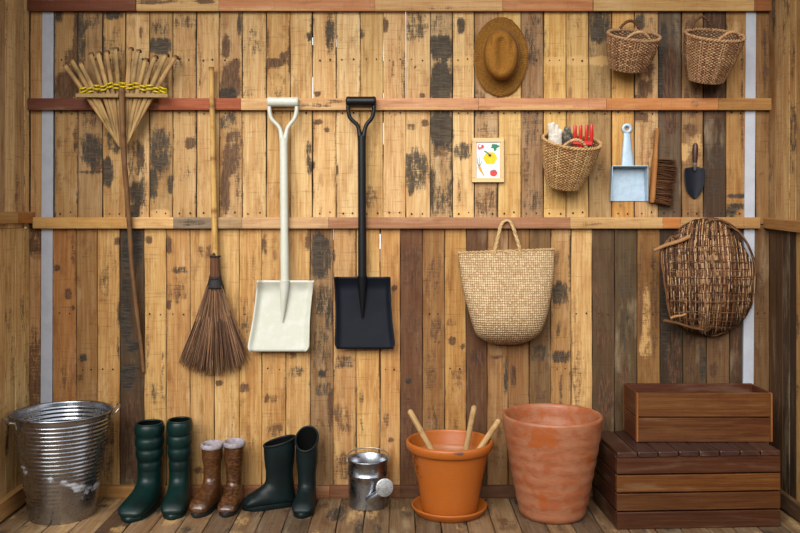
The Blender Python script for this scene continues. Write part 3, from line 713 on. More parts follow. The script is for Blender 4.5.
b.lathe(prof, W(215, 275.5, .0372), 24, sy=.75)
M_wrap = plain('black_wrap', (24, 20, 20), 0.7, bump=(120, 0.8))
b.build('neck_wrap', M_wrap, t)
MB().tube([W(214.5, 250, .038), W(213.5, 258, .050)], [.006, .009], 8).build('knot', M_wrap, t)
b = MB()
for k in range(460):
    u = U(-1, 1); v = U(-1, 1)
    top = W(214.5, 286, .0372) + Vector((.03 * u, .02 * v, 0))
    bx = 213 + 33 * u + U(-3, 3); ln = 374 - 12 * abs(u) ** 2.2 + U(-7, 3)
    if R() < .05: bx += U(-8, 10); ln -= U(0, 16)
    end = W(bx, ln, 0.0372 + .030 * v)
    mid = top.lerp(end, .45) + Vector((-.004 * u + U(-.003, .003), U(-.004, .004), 0))
    c = jit(lin(random.choice([(132, 100, 76), (108, 80, 62), (154, 118, 90), (86, 62, 48), (174, 138, 104)])), .2)
    b.tube([top, mid, mid.lerp(end, .55) + Vector((U(-.002, .002), 0, 0)), end], [.0021, .0022, .0017, .0007], 4, tint=c)
bo = b.build('bristles', M_fibre, t); bo['kind'] = 'stuff'

# --- shovels
def shovel(label, gx0, gx1, gy, yokeY, sx0, sx1, shaft_end, corners, sock, mg, mb_, ridge=0.012):
    t = thing('shovel', label, 'shovel', W((corners[2][0] + corners[3][0]) / 2, corners[2][1], .04), group='square mouthed shovels on the wall')
    off = .0465
    b = MB(); a0, a1 = W(gx0, gy, off), W(gx1, gy, off); w = a1 - a0
    st = [0, .015, .06, .14, .5, .86, .94, .985, 1]; rr = [.013, .0185, .0205, .0195, .0195, .0195, .0205, .0185, .013]
    b.tube([a0 + w * s for s in st], rr, 18); b.build('grip', mg, t)
    b = MB(); cx = sx0
    for (gx, s) in ((gx0 + 2.2, -1), (gx1 - 2.2, 1)):
        P = crom([tuple(W(gx, gy, off)), tuple(W(gx, gy + 9, off)), tuple(W(gx - s * 2.2, gy + 17, off)), tuple(W(cx + s * 4.6, yokeY - 11, off)), tuple(W(cx + s * 2.3, yokeY - 3, off)), tuple(W(cx + s * 1.2, yokeY + 5, off))], 22)
        b.tube(P, [.0085] * 16 + [.0095, .010, .011, .0115, .0118, .0118], 10, flat=1.15)
    b.build('yoke', mg, t)
    b = MB(); b.tube([W(sx0 + (sx1 - sx0) * k / 12, yokeY + (shaft_end - yokeY) * k / 12, off + .001 * k / 12) for k in range(13)], [.0165] * 9 + [.0175] * 4, 16)
    b.build('shaft', mg, t)
    # blade: dished sheet with turned-up sides
    tl, tr, br, bl = corners
    nu, nv = 28, 30
    def pt(u, v, back=0):
        x = (tl[0] * (1 - u) + tr[0] * u) * (1 - v) + (bl[0] * (1 - u) + br[0] * u) * v
        y = (tl[1] * (1 - u) + tr[1] * u) * (1 - v) + (bl[1] * (1 - u) + br[1] * u) * v
        e = abs(2 * u - 1)
        x += (u - .5) * 3.0 * math.sin(PI * v) * -1.0
        if v > .9: x -= (2 * u - 1) * 3.0 * ((v - .9) / .1) ** 2 * smooth(.75, 1.0, e)
        ow = .030 + .028 * smooth(.80, 1.0, e) * (1 - .45 * v) + .012 * math.sin(PI * v) * (-.4) + .012 * v
        if v < .16: ow += .022 * (1 - v / .16) ** 1.5
        return W(x, y, ow) + Vector((0, back, 0))
    grid = [pt(i / nu, j / nv) for j in range(nv + 1) for i in range(nu + 1)]
    back = [pt(i / nu, j / nv, .0028) for j in range(nv + 1) for i in range(nu + 1)]
    n = nu + 1
    fs = [(j * n + i, (j + 1) * n + i, (j + 1) * n + i + 1, j * n + i + 1) for j in range(nv) for i in range(nu)]
    m = len(grid)
    fb_ = [tuple(m + k for k in q[::-1]) for q in fs]
    ed = [i for i in range(n)] + [j * n + nu for j in range(1, nv + 1)] + [nv * n + i for i in range(nu - 1, -1, -1)] + [j * n for j in range(nv - 1, 0, -1)]
    fe = [(ed[k], ed[(k + 1) % len(ed)], m + ed[(k + 1) % len(ed)], m + ed[k]) for k in range(len(ed))]
    b = MB(); b.add(grid + back, fs + fb_ + fe, 0, True)
    bl_o = b.build('blade', mb_, t)
    b = MB()
    P = [W(sx1 + (sock[0] - sx1) * s, shaft_end - 1 + (sock[1] - shaft_end + 1) * s, .0475 - .009 * s) for s in [k / 10 for k in range(11)]]
    b.tube(P, [.0185 * (1 - s) ** .8 * 1 + .0028 for s in [k / 10 for k in range(11)]], 14)
    b.build('socket', mg, bl_o)
shovel('cream painted shovel with square blade hanging beside the black shovel', 267.3, 298.7, 102, 138, 283.6, 284.8, 281, [(257, 280.5), (314, 280.5), (309.3, 351.5), (246.3, 351.5)], (282.5, 322), M_cream, M_cream)
shovel('black shovel with dark blue black square blade and black D handle', 346, 376, 101.3, 136, 361.8, 362.3, 277, [(333.6, 276.8), (390.6, 276.8), (396, 349), (334, 349)], (362.5, 318), M_blk, M_blkblade)

# --- straw hat (crown towards the viewer)
t = thing('straw_hat', 'brown straw hat with creased crown hung high on the plank wall', 'hat', W(501, 97, .02))
hc_ = W(501, 56.5, .02)
rx, rz = S(27.3, .03), S(40.2, .03)
n = 96
def hatring(r, depth, dx=0, dz=0, wob=0):
    out = []
    for k in range(n):
        a = 2 * PI * k / n
        rr = r * (1 + wob * (.010 * math.sin(5 * a + 1) + .006 * math.sin(23 * a) + U(-.010, .010)))
        curl = .012 * (math.cos(a) ** 2) * max(0, (r - .62) / .38) ** 1.6
        out.append(Vector((hc_.x + rr * rx * math.cos(a) + dx, -depth - curl, hc_.z + rr * rz * math.sin(a) + dz)))
    return out
b = MB(); gg = []; rings = []
prof = [(.60, .030), (.66, .020), (.74, .011), (.84, .006), (.93, .004), (1.0, .0035), (1.0, .0065), (.93, .0075), (.84, .0095), (.74, .015), (.66, .024), (.60, .032)]
for (r, d) in prof:
    rings.append(hatring(r, d, wob=1 if r > .9 else 0)); gg += [(a / n * 2 * PI * .12, r * .16, 0) for a in range(n)]
b.loft(rings, tint=(.86, .86, .86), g=gg); b.build('brim', M_straw, t)
b = MB(); rings = []; gg = []
cp = [(.64, .026), (.63, .042), (.615, .062), (.59, .082), (.545, .094), (.47, .102), (.36, .105), (.25, .105), (.14, .105), (.05, .105), (.004, .105)]
cp = crom(cp, 30)
for (r, d) in cp:
    rg = []
    for k in range(n):
        a = 2 * PI * k / n
        x, z = r * math.cos(a), r * math.sin(a)
        tp = smooth(.50, .30, r)
        dent = .016 * math.exp(-(x / .15) ** 2) * tp * (0.75 + .6 * smooth(-.1, .35, z)) + 0.012 * math.exp(-((abs(x) - .40) / .10) ** 2) * math.exp(-((z - .26) / .2) ** 2)
        rg.append(Vector((hc_.x - .1 * (d - .026) + x * rx, -(d - dent), hc_.z - .14 * (d - .026) + .004 + z * rz))); gg.append((a * .09, r * .16 - d, 0))
    rings.append(rg)
b.loft(rings, g=gg, tint=(1.12, 1.08, 1.0)); b.build('crown', M_straw, t)
b = MB(); P = []
for k in range(120):
    a = 2 * PI * k / 120
    P.append(Vector((hc_.x + .002 + .632 * rx * math.cos(a), -.036, hc_.z + .003 + .632 * rz * math.sin(a))))
b.tube(P, .0035, 6, closed=True, tint=(.8, .7, .6)); b.build('hatband', M_band, t)

# --- wicker baskets
def wicker(name, label, rimpx, rimpy, rx, ry, rb, H, tilt, roll, rows, stakes, cols, handles, hr=.0042, bulge=.05, group=None, clear=.00185, hx=(0, 0), yaw=0):
    Mx = Matrix.Rotation(roll, 4, 'Y') @ Matrix.Rotation(tilt, 4, 'X') @ Matrix.Rotation(yaw, 4, 'Z')
    def rad(s): return rb + (1 - rb) * s + bulge * math.sin(PI * s)
    body = MB()
    nn = stakes * 3
    rh = H / rows
    for j in range(rows):
        s = (j + .5) / rows
        P = []; ct = []
        base = jit(lin(random.choice(cols)), .15)
        for k in range(nn):
            a = 2 * PI * k / nn
            q = rad(s) + 0.0030 / rx * math.cos(k * PI / 3 + PI * j)
            P.append(Vector((rx * q * math.cos(a), ry * q * math.sin(a), s * H + U(-.0006, .0006))))
            if k % 9 == 0: base = jit(lin(random.choice(cols)), .2)
            ct.append(base)
        body.tube(P, rh * .56, 5, tint=ct, closed=True, flat=1.0)
    for k in range(stakes):
        a = 2 * PI * (k * 3 + 1.5) / nn
        P = [Vector(((rx * rad(s) + .0016) * math.cos(a), (ry * rad(s) + .0016) * math.sin(a), s * H)) for s in (0, .25, .5, .75, 1)]
        body.tube(P, .0031, 5, tint=jit(lin(random.choice(cols)), .2))
    cin = mixc(lin(cols[0]), (.02, .012, .006), .8)  # inside coloured darker to stand for the shade in the basket
    body.lathe([(rad(s) - .004 / rx, s * H) for s in (0, .2, .4, .6, .8, 1)], n=40, sx=rx, sy=ry, tint=cin)
    body.lathe([(.001, .003), (rb * .5, .002), (rb, .001)], n=40, sx=rx, sy=ry, tint=cin)
    rim = MB()
    for ph in (0, PI):
        P = []
        for k in range(160):
            a = 2 * PI * k / 160; q = a * 26 + ph
            P.append(Vector(((rx + .0035 * math.cos(q)) * math.cos(a), (ry + .0035 * math.cos(q)) * math.sin(a), H + .004 * math.sin(q))))
        rim.tube(P, hr, 6, closed=True, tint=[jit(lin(cols[-1]), .15) for _ in range(160)])
    hs = []
    for (ang, half, hh, lean, c) in handles:
        hb = MB()
        for ph in (0, PI):
            P = []
            for k in range(41):
                s = k / 40; a = ang + half * (2 * s - 1); up = math.sin(PI * s) ** .75
                o_ = lean * up
                q = s * 30 + ph
                P.append(Vector(((rx + o_ + .003 * math.cos(q)) * math.cos(a), (ry + o_ + .003 * math.cos(q)) * math.sin(a), H + hh * up + .003 * math.sin(q))))
            hb.tube(P, hr, 6, tint=[jit(lin(c), .15) for _ in range(41)])
        hs.append(hb)
    # stand it against the wall, rim centre where the photograph has it
    for q in [body, rim] + hs: q.xf(Mx)
    ymax = max(p.y for p in body.v + rim.v)
    off = ymax + clear
    rc = Mx @ Vector((0, 0, H))
    for _ in range(3):
        T = W(rimpx, rimpy, off - rc.y) - rc
    T.y = -off
    for q in [body, rim] + hs: q.xf(Matrix.Translation(T))
    base = T.copy()
    t = thing(name, label, 'basket', base, group=group)
    body.build('body', M_fibre, t); rim.build('rim', M_fibre, t)
    for h in hs: h.build('handle', M_fibre, t)
    return T, Mx
dkc = [(192, 150, 110), (162, 120, 86), (212, 172, 130), (138, 100, 70), (184, 144, 104)]
ltc = [(212, 172, 118), (190, 146, 96), (226, 188, 136), (170, 126, 80), (210, 168, 114)]
wicker('wicker_basket', 'small brown wicker basket with two handles, nearest the hat', 633.8, 35.3, S(25.5, .1), .088, .68, .138, math.radians(26), math.radians(4), 24, 58, dkc,
       [(PI / 2, .42, .038, 0, (120, 80, 52)), (-PI / 2, .46, .034, .0, (206, 168, 124))], group='empty wicker baskets high on the wall')
wicker('wicker_basket', 'deeper brown wicker bucket basket beside the right hand white board', 714.6, 35.2, S(28.4, .1), .100, .60, .184, math.radians(25), math.radians(3), 32, 68, dkc,
       [(PI / 2 + .28, .42, .052, 0, (112, 76, 50)), (-PI / 2 + .30, .44, .036, .0, (196, 150, 104))], group='empty wicker baskets high on the wall')
TC, MC = wicker('wicker_basket', 'light tan wicker basket holding gloves and a red hand fork', 571.8, 141, S(28.6, .1), .098, .58, .192, math.radians(23), math.radians(6), 33, 66, ltc,
       [(-PI / 2, .40, .036, .0, (214, 176, 128))])
def inC(x, y, z): return TC + (MC @ Vector((x, y, z)))
def TC_at(px, py, y): return W(px, py, -y)
# white glove standing in that basket
yC = inC(0, 0, .19).y
def on(px, py, dy=0.0): return W(px, py, -(yC + dy))
t_ = inC(-.062, .012, .0)
g = MB()
palm = [inC(-.035, .02, .06), inC(-.045, .02, .12), on(555, 146, .01), on(555, 139, .005), on(554.5, 134, .0)]
g.tube(palm, [.018, .024, .028, .029, .022], 14, flat=.55, tint=(1, 1, 1))
for (fx, fy, bx, r) in ((549.3, 122.5, 551, .0095), (553.0, 121.6, 553.5, .0098), (557.0, 124.0, 556.5, .0098), (560.5, 128.5, 559.5, .009)):
    a, b2 = on(bx, 138, .002), on(fx, fy + 2, -.006)
    g.tube([a, a.lerp(b2, .5), b2, b2 + (b2 - a).normalized() * .006], [r, r, r * .95, r * .4], 10)
og = g.build('garden_glove', M_glove, None, palm[0])
tag(og, 'white garden glove poking out of the light tan wicker basket', 'glove')
md = og.modifiers.new('merge', 'REMESH'); md.mode = 'VOXEL'; md.voxel_size = .0022; md.use_smooth_shade = True
g = MB()
pts = [(inC(.006, .046, .07)), inC(.0, .046, .13), on(567.5, 144, .046), on(567, 134, .042), on(567.5, 128, .040)]
rings = []
for i, (p, w_) in enumerate(zip(pts, (.016, .018, .020, .019, .012))):
    rings.append([p + Vector((w_ * math.cos(2 * PI * k / 20) * (1 + .18 * math.sin(3 * 2 * PI * k / 20 + i)), .45 * w_ * math.sin(2 * PI * k / 20), .005 * math.sin(5 * 2 * PI * k / 20 + i * 2))) for k in range(20)])
g.loft(rings, cap0=True, cap1=True)
tag(g.build('work_cloth', M_cloth, None, pts[0]), 'dark mottled cloth bunched between the white glove and the red fork', 'cloth')
# red hand fork
tf = thing('hand_fork', 'red hand fork standing prongs up in the light tan wicker basket', 'hand fork', inC(.04, .0, .02))
hd = MB()
hd.bar(on(572.5, 142.5, .006), on(592.5, 143.5, .006), .010, .018, ch=.003)
hd.build('head', M_red, tf)
for px, ty in ((574.6, 124.8), (580.2, 124.6), (586.2, 124.4), (591.2, 124.0)):
    p0, p1 = on(px, 142, .006), on(px + .6, ty, -.004)
    MB().tube([p0, p0.lerp(p1, .5) + Vector((0, -.003, 0)), p0.lerp(p1, .9), p1], [.0075, .0078, .0068, .003], 8, flat=.5, up=(0, 1, 0)).build('prong', M_red, tf)
MB().tube([on(582.5, 143, .006), inC(.028, .012, .10), inC(.02, .012, .03)], [.008, .012, .012], 10).build('handle', M_red, tf)

# --- framed vegetable picture
t = thing('framed_picture', 'small pale framed picture of painted vegetables', 'picture', W(488, 182, .012))
def rect(px0, py0, px1, py1, off): return [W(px0, py1, off), W(px1, py1, off), W(px1, py0, off), W(px0, py0, off)]
b = MB()
fx0, fy0, fx1, fy1 = 472, 138, 504, 182.3
wd = 4.3
o_, i_ = .028, .010
for (a, c_, up) in (((fx0, fy0 + wd / 2), (fx1, fy0 + wd / 2), (0, 0, 1)), ((fx0, fy1 - wd / 2), (fx1, fy1 - wd / 2), (0, 0, 1))):
    b.bar(W(a[0], a[1], .0105), W(c_[0], c_[1], .0105), .0165, S(wd, .015), up, .0015, tint=lin((238, 204, 150)))
for x_ in (fx0 + wd / 2, fx1 - wd / 2):
    b.bar(W(x_, fy0 + wd, .0105), W(x_, fy1 - wd, .0105), .0155, S(wd, .015), (1, 0, 0), .0015, tint=lin((234, 198, 144)))
b.build('frame', M_pale, t)
pm = MB(); OP = .0135
pm.add(rect(fx0 + 3, fy0 + 3, fx1 - 3, fy1 - 3, OP) + rect(fx0 + 3, fy0 + 3, fx1 - 3, fy1 - 3, .0105), [(0, 1, 2, 3), (7, 6, 5, 4)], 0)
def blob(cx, cy, rx_, ry_, mi, lay=1, lobes=0, am=.0, ph=0, n=28):
    vs = []
    for k in range(n):
        a = 2 * PI * k / n; q = 1 + am * math.cos(lobes * a + ph)
        vs.append(W(cx + rx_ * q * math.cos(a), cy + ry_ * q * math.sin(a), OP + .0003 * lay))
    pm.add(vs, [tuple(range(n))[::-1]], mi)
def stroke(pts, w0, w1, mi, lay=1):
    n_ = len(pts); L = []; R_ = []
    for k, (x, y) in enumerate(pts):
        a = pts[max(0, k - 1)]; b_ = pts[min(n_ - 1, k + 1)]; dx, dy = b_[0] - a[0], b_[1] - a[1]; l_ = math.hypot(dx, dy)
        w_ = (w0 + (w1 - w0) * k / (n_ - 1)) / 2
        L.append(W(x - dy / l_ * w_, y + dx / l_ * w_, OP + .0003 * lay)); R_.append(W(x + dy / l_ * w_, y - dx / l_ * w_, OP + .0003 * lay))
    pm.add(L + R_, [(k, k + 1, n_ + k + 1, n_ + k) for k in range(n_ - 1)], mi)
blob(490.2, 158.2, 6.6, 6.3, 1, 1, 6, .05)
stroke([(484.2, 151), (486.5, 152.2), (489.2, 154.5), (490, 156)], 1.3, 1.8, 6, 2); blob(490, 155.5, 1.6, 1.3, 7, 2, 5, .3)
blob(494.8, 147, 3.0, 2.5, 2, 1, 4, .3, .6); blob(497, 146.2, 2, 1.8, 2, 2, 3, .3); blob(495, 149.4, 1.4, 1.4, 2, 2, 3, .2); blob(493, 145.3, 1.4, 1.2, 2, 2)
blob(480.5, 147, 3.2, 2.6, 4, 1, 3, .15); blob(480.2, 146, 1.5, 1.2, 0, 2); blob(482.5, 146.3, 1.2, 1.6, 3, 2)
stroke([(479, 166.5), (481.5, 171.5), (484.2, 175.8)], 3.2, .8, 5, 1)
stroke([(479, 166.5), (477.5, 163), (477.6, 158)], .9, .4, 6, 1); stroke([(479, 166.5), (479.3, 162), (479, 156)], .8, .4, 6, 2); stroke([(479.5, 166), (481, 163.5), (481.8, 161)], .8, .4, 6, 2)
blob(493.6, 173, 3.7, 3.4, 3, 1, 5, .04); stroke([(492, 170.3), (493.7, 171.2), (495.4, 170.2)], .8, .5, 6, 2)
pm.build('print', [M_paper, M_inkY, M_inkG, M_inkR, M_inkP, M_inkO, M_inkB, M_inkD], t)

# --- dustpan
t = thing('dustpan', 'pale grey metal dustpan hanging by its ring handle', 'dustpan', W(628, 201, .01))
b = MB()
def sheet(q, th=(0, .0018, 0)):
    q = [Vector(p) for p in q]; s = [p + Vector(th) for p in q]; n_ = len(q)
    b.add(q + s, [tuple(range(n_)), tuple(range(2 * n_ - 1, n_ - 1, -1))] + [(k, n_ + k, n_ + (k + 1) % n_, (k + 1) % n_) for k in range(n_)])
dp = .062
sheet([W(610.5, 201, .012), W(645.5, 201, .012), W(643.8, 168, .010), W(611.0, 168, .010)])
f = lambda px, py: W(px, py, dp)
Lb, Rb, Lt, Rt = W(610.5, 201, .012), W(645.5, 201, .012), W(611, 168, .010), W(643.8, 168, .010)
fwd = Vector((0, -dp + .012, 0))
LtF, RtF = Lt + Vector((-.004, -.05, .006)), Rt + Vector((.004, -.05, .006)); LbF, RbF = Lb + Vector((-.003, -.03, 0)), Rb + Vector((.003, -.03, 0))
sheet([Lb, Lt, LtF, LbF], (-.0018, 0, 0)); sheet([Rt, Rb, RbF, RtF], (.0018, 0, 0)); sheet([Lt, Rt, RtF, LtF], (0, 0, .0018))
b.tube([LbF, LtF, RtF, RbF], .0022, 6)
b.build('pan', M_sheet, t)
b = MB()
q = [W(624.2, 131, .012), W(630.4, 131, .012), W(635.0, 169, .016), W(621.4, 169, .016)]
rr_ = []
for s in [k / 10 for k in range(11)]:
    lft = q[0].lerp(q[3], s); rgt = q[1].lerp(q[2], s)
    rr_.append([lft, lft.lerp(rgt, .18) + Vector((0, -.002, 0)), lft.lerp(rgt, .5) + Vector((0, -.003, 0)), lft.lerp(rgt, .82) + Vector((0, -.002, 0)), rgt, rgt + Vector((0, .003, 0)), lft + Vector((0, .003, 0))])
b.loft(rr_, cap0=True, cap1=True)
c0 = W(627.4, 128.3, .012)
b.lathe([(.0085, -.003), (.0085, .003), (.021, .003), (.022, 0), (.021, -.003), (.0085, -.003)], c0, 28, M=Matrix.Rotation(PI / 2, 3, 'X'))
b.build('handle', M_sheet, t)

# --- hand brush
t = thing('hand_brush', 'wooden hand brush with dark bristles hanging beside the dustpan', 'brush', W(655, 203, .02))
P = [W(657.6 - 5.2 * s, 128 + 74.5 * s, .03) for s in [k / 20 for k in range(21)]]
rr = [.006, .0085, .0092, .009, .0088, .009, .0095, .0102, .011, .0118] + [.0125] * 10 + [.009]
MB().tube(P, rr, 12, flat=1.7, tint=lin((178, 124, 68)), up=(0, 1, 0)).build('handle', M_rail, t)
b = MB()
for j in range(22):
    s = .42 + .57 * j / 21
    for r_ in range(5):
        for k in range(4):
            y_ = 128 + 74.5 * s + U(-.5, .5)
            a = W(657.6 - 5.2 * s + 2, y_, .022 + .0055 * r_)
            e = W(673 + U(-3, 3.5) - 1.5 * math.sin(s * 9), y_ + U(.5, 4) + (s - .5) * 2, .017 + .0085 * r_ + U(-.004, .004))
            b.tube([a, a.lerp(e, .5) + Vector((0, 0, .001)), e], [.0016, .0016, .0008], 4, tint=jit(lin(random.choice([(92, 58, 32), (112, 72, 38), (70, 44, 26)])), .2))
bo = b.build('bristles', M_fibre, t); bo['kind'] = 'stuff'

# --- trowel
t = thing('trowel', 'small dark bladed trowel with red brown handle hung blade down', 'trowel', W(695.5, 199, .02))
MB().tube([W(696.2, 143, .03), W(696.2, 145, .03), W(696.0, 151, .03), W(695.8, 158, .03), W(695.7, 163, .03)], [.006, .0105, .0118, .011, .0085], 14).build('handle', M_redwood, t)
MB().tube([W(695.7, 162, .03), W(695.6, 166.5, .03), W(695.5, 170, .024)], [.0088, .0078, .005], 12).build('ferrule', M_wire, t)
out = [(168, 9.4), (170, 10.3), (176, 10.2), (182, 9.9), (187, 9), (191, 7.4), (195, 4.8), (197.5, 2.6), (199, .3)]
nu = 14; vs = []; vb = []
ys = [168 + 31 * k / 24 for k in range(25)]
for y_ in ys:
    hw = interp(out, y_)[0]
    for i in range(nu + 1):
        u = 2 * i / nu - 1
        x_ = 695.4 + hw * u; yy = y_ - (1.6 * (1 - abs(u)) if y_ < 169 else 0)
        p = W(x_, yy, .014 + .014 * (abs(u) ** 2) * min(1, hw / 8)); vs.append(p); vb.append(p + Vector((0, .002, 0)))
n_ = nu + 1; m_ = len(vs)
fs = [(j * n_ + i, (j + 1) * n_ + i, (j + 1) * n_ + i + 1, j * n_ + i + 1) for j in range(24) for i in range(nu)]
ed = list(range(n_)) + [j * n_ + nu for j in range(1, 25)] + [24 * n_ + i for i in range(nu - 1, -1, -1)] + [j * n_ for j in range(23, 0, -1)]
MB().add(vs + vb, fs + [tuple(m_ + k for k in q[::-1]) for q in fs] + [(ed[k], ed[(k + 1) % len(ed)], m_ + ed[(k + 1) % len(ed)], m_ + ed[k]) for k in range(len(ed))], 0, True).build('blade', M_navy, t)

# --- straw tote bag
t = thing('tote_bag', 'pale plaited straw tote bag hanging by its looped handle', 'bag', W(506, 344, .02))
prof = [(250.5, 458.4, 553.6, .030), (258, 458.8, 554.2, .036), (268, 459.8, 554, .044), (280, 461.4, 553, .054), (292, 463.6, 551.6, .064), (304, 466.4, 549.8, .072), (316, 469.8, 547, .076), (326, 472.8, 543.6, .074), (334, 476, 539.4, .066), (340, 483, 531, .052), (343.6, 493, 521, .034), (344.8, 503, 511, .016)]
rings = []; gg = []; NB = 96
pr = crom(prof, 40)
def bagring(y_, l_, r_, dp_, sh=0.0):
    cx, hw = (l_ + r_) / 2, (r_ - l_) / 2
    rg = []
    for k in range(NB):
        a = 2 * PI * k / NB
        ca, sa = math.cos(a), math.sin(a)
        ex = .75
        xx = math.copysign(abs(ca) ** ex, ca); yy = math.copysign(abs(sa) ** ex, sa)
        tilt_ = -4.0 * (xx) * max(0, (265 - y_) / 15) * .5 if y_ < 265 else 0
        rg.append(W(cx + (hw - sh) * xx, y_ + tilt_, .0055 + dp_ * (1 - yy) / 1.0 * .95))
    return rg
for (y_, l_, r_, dp_) in pr:
    rg = bagring(y_, l_, r_, dp_); rings.append(rg)
    for k in range(NB):
        a = 2 * PI * k / NB
        p = rg[k]; gg.append((p.x + math.copysign(.6, math.cos(a)) * (p.y + .012 + 1.9 * dp_), p.z, 0))
g2 = [(a + b_ , b_ - a, c) for (a, b_, c) in gg]     # plaited on the diagonal
b = MB()
lowt = []
for rg in rings:
    for p in rg:
        x_, y_ = pj(p); k = .92 - .22 * smooth(.55, 1.0, abs((x_ - 506) / 48)) * smooth(270, 310, y_) - .18 * smooth(318, 345, y_); lowt.append((1, k + .05, k - .02 if k < .9 else k))
lowt = [(1, 1, 1)] * len(lowt)
b.loft(rings, g=gg, tint=lowt, cap1=True)
inner = [bagring(y_, l_, r_, max(.01, dp_ - .006), 1.2) for (y_, l_, r_, dp_) in pr[:24]]
b.loft([r_[::-1] for r_ in inner], g=gg[:24 * NB], tint=(.6, .6, .6))
b.build('body', M_tote, t)
b = MB()
for ph in (0, PI):
    P = []
    rg = bagring(251.5, 458.4, 553.6, .03)
    for k in range(NB * 2):
        p = rg[k // 2].lerp(rg[(k // 2 + 1) % NB], .5 * (k % 2)); q = k * .9 + ph
        P.append(p + Vector((0, .003 * math.cos(q), .004 * math.sin(q) + .001)))
    b.tube(P, .0034, 5, closed=True, tint=[jit(lin((205, 172, 122)), .12) for _ in P])
b.build('rim_braid', M_fibre, t)
b = MB()
for ph in (0, 2 * PI / 3, 4 * PI / 3):
    ctr = crom([tuple(W(494.2, 258, .062)), tuple(W(494.8, 249, .060)), tuple(W(497.5, 238, .046)), tuple(W(500.5, 226, .034)), tuple(W(504, 221.2, .0305)), tuple(W(508.5, 220.6, .0305)), tuple(W(512, 225, .034)), tuple(W(516, 237, .046)), tuple(W(519.5, 248.5, .060)), tuple(W(520.2, 257, .062))], 80)
    P = [Vector(p) + Vector((.0042 * math.cos(i * .55 + ph), -.003 + .0035 * math.sin(i * .55 + ph), .002 * math.sin(i * .55 + ph))) for i, p in enumerate(ctr)]
    b.tube(P, .0044, 6, tint=[jit(lin((206, 174, 124)), .12) for _ in P])
b.build('handle', M_fibre, t)

# --- big woven twig basket on its side
t = thing('twig_basket', 'round dark twig basket hanging on its side above the crates', 'basket', W(710, 336, .05))
OUT = [(218, 697, 716), (225, 683, 725), (232, 676, 732), (240, 669, 739.5), (250, 662.5, 746), (262, 663, 752), (275, 665, 755.5), (290, 667, 755.5), (305, 669, 752.5), (318, 671.5, 746), (326, 678, 737.5), (332, 687, 727), (335.5, 700, 712)]
def CS(u, y_, lift=0.0):
    l_, r_ = interp(OUT, y_)
    x_ = l_ + (r_ - l_) * u
    vz = max(0.0, 1 - ((y_ - 277) / 60.5) ** 2) ** .5
    bs_ = .036 - .030 * smooth(236, 318, y_)
    uu = max(0.0, u * 1.05 - .3) / .75
    hz = max(0.0, 1 - min(1, uu) ** 2) ** .5
    k = .80 + .2 * min(1, u * 3)
    return W(x_, y_, bs_ + .004 + (.17 * vz * hz * k) + lift)
body = MB()
nu, nv = 30, 36; vs = []
for j in range(nv + 1):
    y_ = 219 + 116 * j / nv
    for i in range(nu + 1): vs.append(CS(i / nu, y_, -.008))
n_ = nu + 1
body.add(vs, [(j * n_ + i, (j + 1) * n_ + i, (j + 1) * n_ + i + 1, j * n_ + i + 1) for j in range(nv) for i in range(nu)], 0, True, None, lin((58, 38, 24)))
twl = [(204, 166, 124), (222, 188, 146), (186, 146, 106), (168, 126, 88)]
tw = [(132, 90, 58), (106, 70, 44), (82, 54, 36), (150, 106, 70), (66, 44, 30), (116, 80, 52), (76, 50, 34)]
for k in range(230):
    x0 = 663 + 92 * (k + U(.1, .9)) / 230; u = (x0 - 663) / 92.0
    y0, y1 = 219 + U(0, 6), 335 - U(0, 6)
    if R() < .4: y0 += U(0, 50)
    if R() < .4: y1 -= U(0, 50)
    P = []; lean = U(-.05, .05); ph = U(0, 6)
    for i in range(26):
        y_ = y0 + (y1 - y0) * i / 25
        l_, r_ = interp(OUT, y_)
        q = .68 * (x0 + lean * (y_ - 277) + .35 * math.sin(y_ * .16 + ph) - l_) / (r_ - l_) + .32 * u
        q += .10 * max(0, u - .55) * (277 - y_) / 58
        if 0 <= q <= 1: P.append(CS(q, y_, .0025 * math.sin(y_ * .42 + (k % 2) * PI) + U(-.001, .0035)))
    if len(P) > 4: body.tube(P, [U(.0010, .0022)] * len(P), 5, tint=jit(lin(random.choice(twl if R() < .36 else tw)), .2))
for j in range(13):
    yb_ = 228 + 8.2 * j + U(-1, 1)
    for r_ in range(3):
        P = []; ph = U(0, 6); u0, u1 = U(0, .06), 1 - U(0, .06)
        for i in range(31):
            s = u0 + (u1 - u0) * i / 30
            P.append(CS(s, min(335, max(219, yb_ + r_ * 1.3 + .7 * math.sin(s * 7 + ph))), .003 + .003 * math.sin(s * 84 * PI / 2 + r_ * PI)))
        body.tube(P, U(.0012, .0019), 5, tint=jit(lin(random.choice(tw)), .2))
body.build('body', M_fibre, t)
b = MB()   # the mouth hoop on the left and the rim bundle round the right side
for k in range(5):
    P = [CS(0, 236 + 84 * s, -.004 + .004 * math.sin(k * 1.7 + s * 8)) + Vector((-.003 + .0035 * math.cos(k * 2.1 + s * 9), 0, 0)) for s in [i / 16 for i in range(17)]]
    b.tube(P, .0036, 6, tint=jit(lin((132, 90, 56)), .2))
for k in range(7):
    P = []
    for i in range(40):
        a = -1.75 + 3.35 * i / 39
        cx, cy, rx_, ry_ = 709, 277, 46.5, 58.5
        P.append(W(cx + rx_ * math.cos(a) + .6 * math.sin(i + k), cy + ry_ * math.sin(a) + .6 * math.cos(i * 1.3 + k), .046 - .030 * smooth(236, 318, cy + ry_ * math.sin(a)) + .007 * (k % 3) + .003 * math.sin(i * .8 + k * 2)))
    b.tube(P, .0038, 6, tint=jit(lin(random.choice(tw[:5])), .2))
b.build('rim', M_fibre, t)
